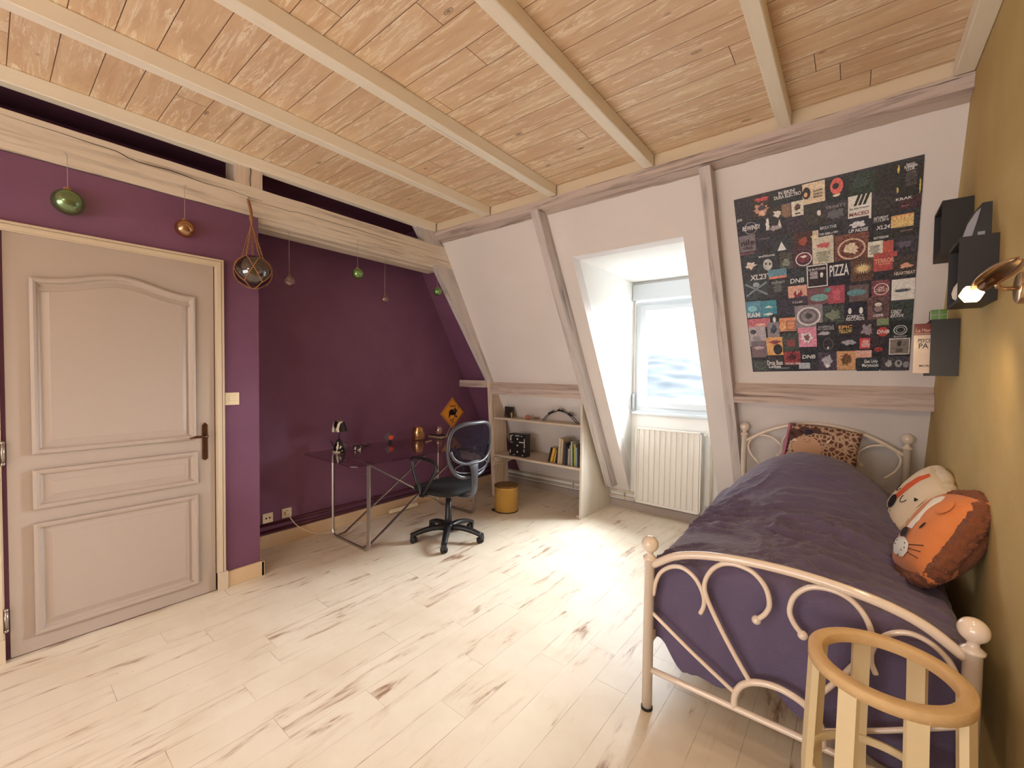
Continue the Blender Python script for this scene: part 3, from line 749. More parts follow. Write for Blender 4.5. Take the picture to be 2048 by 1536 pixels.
b = MB().tube([bk(.20*math.cos(a)*.9, .655+.045*math.sin(a))+Vector((.01, 0, 0)) for a in [k*2*PI/28 for k in range(28)]], .0055, 8, closed=True, upv=(1, 0, 0)); b.build('lumbar_loop', M_grey, t)
for sy in (-1, 1):
    yy = sy*.262
    b = MB().tube([(p[0], yy-sy*.018*(p[2] < .5), p[2]) for p in bez([(-.04, 0, .415), (-.02, 0, .44), (.07, 0, .545), (.14, 0, .655), (.13, 0, .690), (.07, 0, .712), (-.10, 0, .715), (-.155, 0, .700), (-.16, 0, .675), (-.105, 0, .545), (-.07, 0, .45), (-.06, 0, .415)], 4)], .0135, 8, closed=True, upv=(0, 1, 0))
    b.box(-.07, -.02, sy*.20 if sy > 0 else -.262, .262 if sy > 0 else -.20, .402, .42, .004)
    b.build('armrest', M_black, t)

# ------------------------------------------------------------------ pedal bin
t = thing('pedal_bin', 'yellow pedal bin standing by the wooden post', 'bin', (-2.727, 3.325, 0), (0, 0, -.65))
M_yel = plain('yellow_enamel', (214, 168, 84), .3, .25)
MB().lathe([(0, .004), (.118, .004), (.122, .010), (.122, .235), (.125, .237), (.125, .243), (.121, .246), (.121, .250), (0, .25)], 40).build('bucket', M_yel, t)
MB().lathe([(0, 0), (.124, 0), (.124, .010), (0, .010)], 40).build('base_ring', M_black, t)
b = MB().lathe([(.0, .25), (.124, .25), (.125, .262), (.118, .266), (.09, .269), (0, .271)], 40); b.build('lid', plain('embossed_bronze_lid', (150, 112, 62), .4, .5, var=.5, scale=60), t)
MB().box(-.02, .02, -.150, -.115, .005, .020, .004).build('pedal', M_black, t)

# ------------------------------------------------------------------ things on the purple wall
t = thing('road_sign', 'yellow diamond road sign with a black koala on the purple wall', 'sign', (X0+.001, 3.361, .935))
M_sy = plain('yellow_sign_enamel', (238, 160, 62), .45, var=.03); M_sb = plain('black_sign_print', (22, 20, 24), .5)
MB().prism([(0, -.178), (.178, 0), (0, .178), (-.178, 0)], 0, .006).build('plate', M_sy, t)
b = MB()
for r0, r1 in ((.166, .160),):
    for k in range(4):
        p = [(0, -1), (1, 0), (0, 1), (-1, 0)]; A, B = p[k], p[(k+1) % 4]
        b.prism([(A[0]*r0, A[1]*r0), (B[0]*r0, B[1]*r0), (B[0]*r1, B[1]*r1), (A[0]*r1, A[1]*r1)], .006, .0068)
b.build('border', M_sb, t)
kx = [(-.060, -.052), (-.058, .005), (-.050, .028), (-.030, .040), (.0, .042), (.018, .040), (.030, .052), (.040, .066), (.050, .046), (.066, .030), (.074, .012), (.066, -.002), (.050, -.006), (.044, -.022), (.060, -.038), (.076, -.044), (.074, -.058), (.060, -.060), (.036, -.040), (.020, -.028), (.010, -.026), (.004, -.036), (-.006, -.026), (-.034, -.028), (-.044, -.044), (-.048, -.062), (-.060, -.062)]
b = MB().prism([(y*.95, z*.95+.002) for y, z in kx], .0062, .0072); b.build('koala_figure', M_sb, t)
b = MB().tube([(.0075, .032+.011*math.cos(a), .028+.012*math.sin(a)) for a in [k*PI/7 for k in range(4, 13)]], .0016, 5); b.build('koala_ear', M_switch, t)
b = MB(); Mt = Matrix(((0, 0, 1, .0064), (1, 0, 0, 0), (0, 1, 0, 0), (0, 0, 0, 1)))
add_text(b, 'KOALAS', .030, Mt @ Tr(0, .078, 0), width=.092); add_text(b, 'NEXT', .030, Mt @ Tr(-.012, -.080, 0), width=.060); add_text(b, '4 km', .024, Mt @ Tr(.006, -.108, 0), width=.042)
b.build('lettering', M_sb, t)
t = thing('light_switch', 'ivory light switch on the purple wall beside the door frame', 'switch', (-3.13, 1.003, 1.218))
MB().box(.0002, .009, -.040, .040, -.040, .040, .002).build('plate', M_switch, t); MB().box(.009, .013, -.019, .024, -.014, .022, .002).build('rocker', M_switch, t)
t = thing('aerial_socket', 'ivory aerial socket with two round holes, low on the purple wall', 'socket', (X0, 1.386, .237))
MB().box(.0002, .009, -.038, .038, -.038, .038, .002).build('plate', M_switch, t)
MB().lathe([(0, 0), (.007, 0), (.007, .0012), (0, .0012)], 14, Tr(.009, -.012, 0) @ Ry(PI/2)).lathe([(0, 0), (.007, 0), (.007, .0012), (0, .0012)], 14, Tr(.009, .014, 0) @ Ry(PI/2)).build('jack_holes', M_rubber, t)
t = thing('power_socket', 'ivory power socket with a white plug, low on the purple wall', 'socket', (X0, 1.530, .243))
MB().box(.0002, .009, -.038, .038, -.038, .038, .002).build('plate', M_switch, t)
MB().lathe([(0.017, 0), (.021, 0), (.021, .0012), (.017, .0012)], 24, Tr(.009, 0, 0) @ Ry(PI/2)).build('socket_ring', M_gold, t)
t = thing('extension_lead', 'white multi-socket extension lead along the baseboard under the desk', 'power strip', (-3.47, 2.62, 0))
def Q3(*p): return (p[0]+3.47, p[1]-2.62, p[2])
MB().box(-.028, .028, -.16, .16, .0, .038, .006).xf(Ry(-.5) @ Matrix()).xf(Tr(0, 0, .016)).build('socket_block', M_switch, t)
b = MB()
for k in range(4): b.lathe([(0.014, 0), (.018, 0), (.018, .001), (.014, .001)], 20, Tr(0, 0, .016) @ Ry(-.5) @ Tr(0, -.12+k*.07, .0385) @ Matrix())
b.build('outlets', M_rubber, t)
MB().tube([Q3(*p) for p in bez([(X0+.035, 1.53, .243), (-3.51, 1.535, .21), (-3.49, 1.60, .12), (-3.47, 1.75, .03), (-3.46, 1.95, .006), (-3.49, 2.2, .006), (-3.47, 2.46, .02)], 6)], .0035, 8).build('cable', M_switch, t)
MB().box(-.03, .0, -1.108, -1.072, .225, .261, .006).xf(Tr(-.07, 0, 0)).build('plug', M_switch, t)

# ------------------------------------------------------------------ hanging glass baubles
def bauble(loc, r, top, gm, label, cap=M_rope):
    t = thing('glass_bauble', label, 'ornament', loc, (0, 0, 0), 'glass baubles hanging from the tie beam')
    t.rotation_euler = (0, 0, loc[1]*5)
    MB().ball((0, 0, 0), r, 24).build('glass_globe', gm, t)
    b = MB(); rnd = random.Random(int(loc[1]*1000))
    for k in range(10):
        th = rnd.uniform(0, 2*PI); ph = rnd.uniform(-.9, .5); a = Vector((math.cos(th)*math.cos(ph), math.sin(th)*math.cos(ph), math.sin(ph)))*r*.98
        a2 = (a+Vector([rnd.uniform(-.5, .5)*r for _ in range(3)])).normalized()*r*.98
        b.tube([a, (a+a2).normalized()*r*.985, a2], .0009, 4)
    b.build('crackle_lines', M_gold, t)
    MB().lathe([(0, r*.97), (r*.28, r*.95), (r*.24, r*1.14), (0, r*1.16)], 14).build('cap', cap, t)
    MB().tube([(0, 0, r*1.1), (0, 0, top-loc[2])], .0013, 5).tube([(0, 0, top-loc[2]), (-.004, 0, top-loc[2]+.012), (-.012, 0, top-loc[2]+.014)], .002, 5).build('thread', M_greybase, t)
    return t
def bl(n, what): return what
bauble((-3.095, .277, 2.238), .062, 2.466, M_glassgreen, 'large green glass bauble hanging over the door')
bauble((-3.095, .755, 2.235), .050, 2.474, M_glassamber, 'amber gold glass bauble hanging over the door handle side')
bauble((-3.17, 1.382, 2.044), .042, 2.38, M_glassclear, 'clear bauble hanging just right of the netted float')
bauble((-3.095, 1.876, 2.180), .043, 2.43, M_glassgreen, 'pale green bauble in the middle of the purple alcove wall')
bauble((-3.17, 2.18, 2.028), .036, 2.38, M_glassclear, 'lowest small clear bauble, between the two green ones')
bauble((-3.115, 2.725, 2.172), .040, 2.40, M_glassgreen, 'small green bauble overlapping the leaning rafter')
t = thing('net_float', 'smoked glass fishing float in a jute net hanging from the tie beam', 'ornament', (-3.035, 1.098, 2.04))
r = .105
MB().ball((0, 0, 0), r, 36, (1, 1, .98)).build('glass_float', M_glasssmoke, t)
b = MB()
def gp(th, ph, k=1.03): return Vector((math.cos(th)*math.cos(ph), math.sin(th)*math.cos(ph), math.sin(ph)))*r*k
def arc(p, q, m=6): return [(p.lerp(q, i/m)).normalized()*r*1.03 for i in range(m+1)]
nn = 5
for k in range(nn):
    a = 2*PI*k/nn+.3; a1 = 2*PI*(k+.5)/nn+.3; a2 = 2*PI*(k+1)/nn+.3
    topn, mid, midb, low = gp(a, .95), gp(a1, .12), gp(a2, .12), gp(a1, -.75)
    b.tube(arc(topn, gp(a1, .12)), .0032, 6).tube(arc(gp(a1, .12), gp(a2, .95)), .0032, 6)
    b.tube(arc(mid, gp(a, -.72)), .0032, 6).tube(arc(mid, gp(a2, -.72)), .0032, 6)
    b.tube(arc(gp(a, -.72), Vector((0, 0, -1))), .0032, 6)
    b.ball(mid*1.0, .006, 8); b.ball(gp(a, -.72), .006, 8)
    # plaited strand up to the knot
    tp = topn; kn = Vector((-.02, 0, .315)); N = 22
    for ph in (0, PI):
        pts = []
        for i in range(N+1):
            f = i/N; p = tp.lerp(kn, f); wob = .0065*math.sin(f*16*PI/2+ph)*(1 if .05 < f < .62 else .15)
            pts.append(p+Vector((-math.sin(a), math.cos(a), 0))*wob+Vector((0, 0, 0)))
        b.tube(pts, .0028, 5)
b.build('jute_net', M_rope, t)
MB().tube(bez([(-.02, 0, .30), (-.028, .004, .38), (-.06, .002, .455), (-.078, 0, .48), (-.06, -.004, .455), (-.024, -.004, .38), (-.018, 0, .30)], 6), .0065, 7).tube([(-.025, -.0, .33), (-.025, .0, .36)], .012, 8).build('hanging_loop', M_rope, t)
MB().tube([(-.088, 0, .470), (-.065, 0, .472), (-.058, .0, .480)], .0035, 8).ball((-.06, .0, .485), .007, 8).build('hook', M_steel, t)

# ------------------------------------------------------------------ things on the niche shelves
t = thing('photo_block', 'dark photo print standing at the left end of the upper shelf', 'picture', (-2.99, 3.68, .9045), (0, 0, -.25))
q = NT('dark_photo_print'); n_ = q.noise(q.mapping((26, 10, 14)), 1.0, 4, .6, 1); M_photo = q.out(q.ramp(n_, [(.56, srgb(30, 26, 30)), (.62, srgb(210, 180, 130))]), .3)
MB().box(-.062, .062, -.012, .0, 0, .118, .002).build('print', M_photo, t); MB().box(-.068, -.062, -.013, .012, 0, .118).box(-.062, .062, .0, .012, 0, .118).build('block', M_black, t)
t = thing('stone', 'small round pink stone on the upper shelf', 'ornament', (-2.715, 3.66, .9045))
MB().ball((0, 0, .024), .030, 20, (1, .9, .8)).build('stone_body', plain('pink_stone', (190, 112, 92), .5), t)
t = thing('stone', 'flat brown pebble behind the pink stone on the upper shelf', 'ornament', (-2.66, 3.74, .9045))
MB().ball((0, 0, .012), .024, 14, (1.4, .8, .5)).build('stone_body', plain('brown_stone', (150, 108, 84), .6), t)
t = thing('wire_sculpture', 'black arched wire figure spanning the right of the upper shelf', 'sculpture', (-2.31, 3.66, .9045))
b = MB()
for dy in (-.02, .02):
    b.tube(bez([(-.20, dy, .004), (-.15, dy, .06), (-.09, dy, .095), (0, dy, .118), (.09, dy, .10), (.15, dy, .06), (.215, dy, .004)], 6), .0042, 6)
b.build('arch_wires', M_black, t)
b = MB()
for x, z in ((-.125, .085), (-.09, .10), (-.01, .125), (.025, .12), (.11, .092), (.135, .08)):
    b.ball((x, 0, z), .013, 8, (1.5, 1.7, .8)); b.tube([(x, -.02, z), (x+.012, 0, z+.026), (x+.02, .02, z)], .003, 5)
b.build('linked_figures', M_black, t)
t = thing('patterned_box', 'black upright box with white geometric marks on the lower shelf', 'box', (-2.835, 3.68, .4905), (0, 0, .06))
MB().box(-.108, .108, -.045, .045, 0, .245, .002).build('box_body', M_black, t)
b = MB(); M_bone = plain('ivory_inlay', (226, 220, 210), .6)
for x0, x1, z0, z1 in ((-.095, -.082, .165, .225), (-.082, -.060, .222, .230), (-.03, .025, .222, .230), (.04, .065, .222, .228), (.085, .095, .10, .20), (.02, .085, .152, .163), (-.098, -.090, .03, .068), (-.06, -.03, .012, .018), (.06, .075, .012, .022), (-.095, -.06, .145, .151), (.082, .092, .055, .085)):
    b.box(x0, x1, -.0458, -.0448, z0, z1)
for z in (.19, .12, .05): b.prism([(-.012, z), (0, z-.012), (.012, z), (0, z+.012)], -.0458, -.0448, 'y')
b.build('white_marks', M_bone, t)
# books, left to right: (x, width, height, depth, lean, colour, label)
bks = [(-2.418, .020, .155, .11, -.24, (34, 30, 32), 'slim black book leaning at the left end of the book row'),
       (-2.385, .030, .150, .11, -.24, (226, 178, 70), 'thick yellow book leaning in the book row'),
       (-2.352, .018, .135, .10, -.24, (220, 184, 90), 'thinner yellow book leaning against the dark one'),
       (-2.325, .026, .165, .12, -.16, (38, 34, 38), 'dark book between the yellow and the cream books'),
       (-2.286, .028, .260, .17, -.06, (206, 190, 166), 'tall worn cream book, first of the tall pair'),
       (-2.2585, .022, .255, .17, -.06, (196, 178, 150), 'second tall cream book, worn spine'),
       (-2.2185, .020, .225, .15, -.02, (66, 58, 62), 'dark brown book right of the tall cream pair'),
       (-2.1965, .018, .180, .13, -.02, (42, 44, 62), 'short navy book in the middle of the book row'),
       (-2.178, .014, .165, .13, -.02, (190, 182, 172), 'short grey white book in the book row'),
       (-2.160, .012, .200, .13, .0, (170, 160, 150), 'medium grey book with ragged pages'),
       (-2.137, .012, .240, .15, .03, (216, 218, 206), 'tall thin white book near the right end'),
       (-2.118, .018, .175, .13, .03, (62, 104, 66), 'green book near the right end of the row'),
       (-2.100, .015, .215, .14, .03, (196, 190, 84), 'yellow green thin book near the side panel'),
       (-2.083, .014, .190, .14, .03, (150, 172, 176), 'pale blue book near the side panel'),
       (-2.062, .020, .225, .15, .03, (58, 56, 74), 'dark slate book next to the side panel'),
       (-2.038, .014, .150, .12, .0, (196, 160, 140), 'small pinkish book touching the side panel')]
for x, w_, h, dp, ln, c_, lb in bks:
    zb = .4905+abs(math.sin(ln))*w_*.5+.0005
    t = thing('book', lb, 'book', (x, 3.61+(.17-dp)*.25, zb), (0, -ln, 0), 'books on the lower shelf')
    b = MB().box(-w_/2, w_/2, 0, .004, 0, h, .0012, seg=1).box(-w_/2, -w_/2+.002, .002, dp, 0, h).box(w_/2-.002, w_/2, .002, dp, 0, h)
    b.build('cover', plain('book_cover_%d_%d_%d' % c_, c_, .55, var=.35, scale=70), t)
    MB().box(-w_/2+.002, w_/2-.002, .005, dp-.004, .003, h-.003).build('pages', M_paper, t)
t = thing('radio', 'small black device on the rail behind the office chair', 'device', (-3.33, 3.54, .4755))
MB().box(-.10, .10, -.04, .04, 0, .20, .006).build('case', M_black, t)
b = MB()
for k in range(6): b.lathe([(0, 0), (.008, 0), (.006, .005), (0, .005)], 12, Tr(-.075+.03*k, -.04, .06+.05*(k % 2)) @ Rx(PI/2))
b.build('knobs', M_greybase, t)

# ------------------------------------------------------------------ collage poster on the slope
TILES=[(-0.5513,-0.0801,0.1011,0.1323,(44,42,52)),(-0.4542,-0.0622,0.1042,0.1284,(52,38,42)),(-0.3182,-0.0557,0.1484,0.0826,(34,36,48)),(-0.3647,-0.1212,0.0673,0.0683,(60,52,54)),(-0.3273,-0.1167,0.044,0.076,(128,96,78)),(-0.2726,-0.1163,0.0572,0.0833,(214,196,176)),(-0.1961,-0.0485,0.1023,0.1117,(206,176,154)),(-0.0917,-0.0584,0.0973,0.1168,(24,34,36)),(0.0119,-0.054,0.1046,0.1133,(30,46,44)),(0.1127,-0.0543,0.0934,0.1322,(34,34,34)),(0.2041,-0.0782,0.0922,0.1659,(30,32,28)),(-0.5127,-0.1787,0.1534,0.0812,(32,34,48)),(-0.3866,-0.1952,0.0994,0.0968,(44,40,54)),(-0.2891,-0.2064,0.0842,0.0862,(50,36,62)),(-0.1955,-0.1751,0.0905,0.1,(50,48,54)),(-0.0969,-0.1802,0.0997,0.1139,(52,52,60)),(0.0061,-0.1753,0.0977,0.1343,(222,206,188)),(0.1071,-0.1868,0.09,0.0848,(40,40,44)),(0.2058,-0.1946,0.0913,0.0602,(62,32,36)),(-0.1334,-0.2594,0.1303,0.0506,(34,36,50)),(-0.0009,-0.2697,0.0965,0.0899,(44,44,56)),(0.0988,-0.2703,0.0795,0.0876,(34,34,40)),(0.1823,-0.2801,0.0881,0.0624,(226,152,78)),(0.1948,-0.3449,0.1003,0.0477,(36,36,42)),(-0.5367,-0.2717,0.091,0.1029,(108,104,110)),(-0.5434,-0.3375,0.1258,0.0134,(120,62,80)),(-0.4453,-0.279,0.0955,0.0826,(42,44,58)),(-0.3521,-0.3097,0.0996,0.0997,(42,46,60)),(-0.2543,-0.3052,0.0915,0.0972,(66,38,44)),(-0.1264,-0.3032,0.1549,0.0513,(40,42,50)),(-0.1891,-0.2799,0.0283,0.0431,(190,170,150)),(-0.154,-0.3807,0.1004,0.159,(186,184,160)),(-0.0242,-0.3817,0.1494,0.1453,(112,62,52)),(0.0961,-0.3498,0.0932,0.0409,(34,36,44)),(0.0801,-0.4169,0.0634,0.0926,(212,196,180)),(0.1331,-0.422,0.0432,0.0914,(176,72,62)),(0.2075,-0.4108,0.1009,0.0892,(48,48,60)),(-0.5264,-0.4036,0.1177,0.1266,(44,46,58)),(-0.4307,-0.3992,0.0966,0.1046,(40,46,60)),(-0.3361,-0.4142,0.0657,0.1027,(66,72,66)),(-0.2522,-0.4092,0.0967,0.1234,(70,44,56)),(-0.5057,-0.486,0.1434,0.0497,(54,50,62)),(-0.3859,-0.488,0.1,0.0581,(80,132,146)),(-0.3869,-0.5122,0.1004,0.0156,(196,110,90)),(-0.2806,-0.5171,0.0996,0.1048,(44,46,58)),(-0.1817,-0.5308,0.1042,0.1448,(36,34,44)),(-0.0793,-0.5313,0.1014,0.1366,(34,34,48)),(0.0258,-0.524,0.0995,0.1327,(88,64,52)),(0.124,-0.4915,0.0974,0.1023,(172,56,56)),(0.2051,-0.5209,0.097,0.1096,(58,50,54)),(-0.5023,-0.5778,0.1452,0.1431,(52,58,74)),(-0.3815,-0.5872,0.0973,0.1197,(46,50,60)),(-0.2827,-0.6188,0.0974,0.0787,(214,150,130)),(-0.1762,-0.6602,0.1121,0.1069,(112,72,76)),(-0.0884,-0.6603,0.0789,0.1142,(160,62,76)),(0.0163,-0.6627,0.0887,0.1021,(104,78,82)),(0.1118,-0.6466,0.0779,0.0991,(124,64,66)),(0.2072,-0.6625,0.0962,0.1237,(222,208,190)),(-0.5277,-0.7174,0.0969,0.118,(74,132,156)),(-0.4393,-0.72,0.0848,0.1158,(40,130,146)),(-0.345,-0.7183,0.0895,0.1133,(54,48,72)),(-0.2681,-0.675,0.0625,0.0499,(70,60,76)),(-0.2268,-0.7902,0.1443,0.1537,(132,122,126)),(-0.1017,-0.7902,0.1068,0.1293,(58,66,66)),(0.0022,-0.7842,0.1016,0.1162,(32,34,46)),(0.1072,-0.7697,0.0963,0.1408,(104,74,74)),(0.2082,-0.788,0.0982,0.1196,(54,56,58)),(-0.4979,-0.8179,0.1412,0.0659,(176,92,112)),(-0.4144,-0.7967,0.0467,0.075,(40,46,56)),(-0.3403,-0.8395,0.0909,0.0961,(196,130,90)),(-0.5166,-0.9176,0.0992,0.1476,(156,150,160)),(-0.422,-0.8778,0.0689,0.121,(130,124,134)),(-0.2363,-0.9365,0.1001,0.1396,(196,120,150)),(-0.1385,-0.8994,0.0953,0.1246,(40,42,52)),(-0.0419,-0.8897,0.08,0.091,(50,44,50)),(0.0613,-0.9008,0.0902,0.1287,(48,44,52)),(0.1308,-0.8567,0.0533,0.048,(112,128,90)),(0.1333,-0.9148,0.0605,0.0781,(46,36,40)),(0.2119,-0.9097,0.0936,0.1147,(34,38,44)),(-0.5129,-1.0158,0.0913,0.1284,(110,90,104)),(-0.418,-0.9956,0.0962,0.1365,(214,150,84)),(-0.3273,-0.9763,0.0923,0.1441,(64,74,66)),(-0.1267,-0.9946,0.1,0.0959,(38,40,50)),(-0.0255,-0.9878,0.0953,0.1038,(40,42,52)),(0.0572,-0.9909,0.0564,0.0713,(186,52,62)),(0.1163,-0.9931,0.0754,0.1005,(52,44,50)),(0.2113,-1.0164,0.092,0.1088,(120,110,104)),(-0.5105,-1.1467,0.0882,0.0848,(62,66,72)),(-0.4232,-1.129,0.1027,0.1183,(46,48,58)),(-0.3217,-1.0892,0.0935,0.103,(132,36,52)),(-0.2258,-1.0793,0.0977,0.1006,(34,40,50)),(-0.1301,-1.1138,0.098,0.1326,(66,64,80)),(-0.0343,-1.1092,0.0937,0.1349,(190,140,86)),(0.049,-1.068,0.0788,0.0575,(196,150,140)),(0.0727,-1.1367,0.1075,0.0955,(40,46,60)),(0.1976,-1.132,0.1281,0.0977,(60,60,66)),(-0.2513,-1.147,0.0665,0.0458,(150,160,170)),(-0.1979,-1.1414,0.0487,0.0679,(48,50,58))]
TEXTS=[('IN BIKINI',-0.3221,-0.0135,0.0792,0.0212,(232,226,216)),('DURA ELECTRO',-0.3198,-0.0346,0.1299,0.0213,(232,226,216)),('REWIND!',-0.5127,-0.1787,0.0952,0.0307,(232,226,216)),('nile',-0.5364,-0.267,0.0744,0.0411,(40,34,44)),('MACEO',0.0038,-0.2064,0.0825,0.0208,(120,34,40)),('SATURDAY',0.0966,-0.2463,0.0598,0.0142,(232,226,216)),('17.12.2016',0.0972,-0.2605,0.0599,0.0143,(232,226,216)),('XL24',0.1074,-0.2998,0.0563,0.0241,(232,226,216)),('ROTTERDAM',0.1012,-0.3532,0.0595,0.0147,(232,226,216)),('BREATHE',-0.13,-0.2516,0.0752,0.0185,(170,172,180)),('THE GEEK x VRV',-0.1278,-0.2859,0.0859,0.0128,(232,226,216)),('CLUB',-0.1298,-0.3025,0.0379,0.0103,(232,226,216)),('DJ HYPE',-0.1763,-0.0398,0.0404,0.0111,(60,40,44)),('PHACE',-0.1764,-0.0572,0.0406,0.0111,(60,40,44)),('BREAK',-0.1764,-0.0716,0.0407,0.0112,(60,40,44)),('BANG',0.198,-0.0079,0.031,0.0127,(232,226,216)),('SUMMER',0.1987,-0.0185,0.0498,0.0127,(232,226,216)),('CLUB',0.1972,-0.0299,0.0305,0.0128,(232,226,216)),('KRAK',0.1817,-0.1689,0.0633,0.015,(232,226,216)),('TERROR',0.1206,-0.485,0.0817,0.0273,(240,150,120)),('PIZZA',-0.0782,-0.5133,0.0892,0.076,(220,222,228)),('DNB',-0.2836,-0.5475,0.0725,0.0327,(232,226,216)),('XL23',-0.4895,-0.4983,0.0923,0.0358,(232,226,216)),('SAT MAY 14',-0.476,-0.4822,0.0832,0.0099,(232,226,216)),('DJ BUTCHER',-0.183,-0.4888,0.0839,0.0147,(232,226,216)),('P',-0.2789,-0.6261,0.0187,0.0296,(240,220,210)),('RAM',-0.5301,-0.7584,0.0727,0.0369,(232,226,216)),('red',0.1147,-0.638,0.0233,0.0162,(232,190,180)),('CIRCLE',0.1155,-0.656,0.0519,0.0199,(232,190,180)),('architects',-0.4373,-0.3648,0.0884,0.017,(190,190,196)),('OBEY',0.1862,-0.7925,0.0462,0.0222,(190,190,186)),('THE',0.1838,-0.8071,0.0399,0.0186,(190,190,186)),('BRAVE',0.1909,-0.8207,0.0553,0.0206,(190,190,186)),('COMPACT',0.0028,-0.8085,0.0788,0.0215,(232,226,216)),('RECORDS',0.0033,-0.8261,0.086,0.0216,(232,226,216)),('GEEK',0.1088,-0.8094,0.0481,0.0171,(220,214,206)),('EPIC',-0.0421,-0.8766,0.0653,0.0242,(232,160,70)),('YELLOW',-0.0416,-0.9049,0.0642,0.0264,(232,190,90)),('DNB',0.1335,-0.9177,0.0564,0.0254,(232,226,216)),('BLACKOUT',0.2122,-0.951,0.0572,0.0116,(170,174,180)),('DNB',-0.2299,-1.0792,0.0718,0.0313,(232,226,216)),('Drop Bass',-0.423,-1.1231,0.0928,0.0402,(232,226,216)),('Ladies',-0.4241,-1.1528,0.0717,0.0238,(232,226,216)),('Get Ugly',0.0862,-1.1157,0.0653,0.0252,(232,226,216)),('Marymount',0.0836,-1.1431,0.0785,0.0255,(232,226,216)),('ANIMALS',-0.1386,-0.8664,0.0819,0.0164,(150,150,160)),('AS LEADERS',-0.1386,-0.8828,0.0851,0.0165,(150,150,160)),('THE EARLY BIRD',-0.321,-1.1295,0.0855,0.0162,(232,226,216)),('ELECTRO',0.0042,-0.1765,0.0821,0.0079,(60,50,50)),('TRINITY',-0.0973,-0.1439,0.0911,0.0177,(130,128,134)),('FESTIVAL',0.2029,-0.3347,0.0493,0.0095,(150,120,110)),('JDK',-0.5699,-0.1212,0.0312,0.0162,(232,226,216)),('CONFLUX',-0.4482,-0.2572,0.0603,0.0109,(110,112,120)),('UP NOISE',0.003,-0.295,0.0839,0.0214,(232,226,216)),('HEARTBEAT',0.2078,-0.5676,0.0854,0.0205,(190,176,166)),('BOW SHOW',0.2075,-0.6669,0.0621,0.0159,(60,60,66)),('wolfheart',-0.3839,-0.5422,0.0725,0.0197,(140,146,150)),('CLUB',-0.2841,-0.6885,0.0552,0.0141,(180,170,180))]
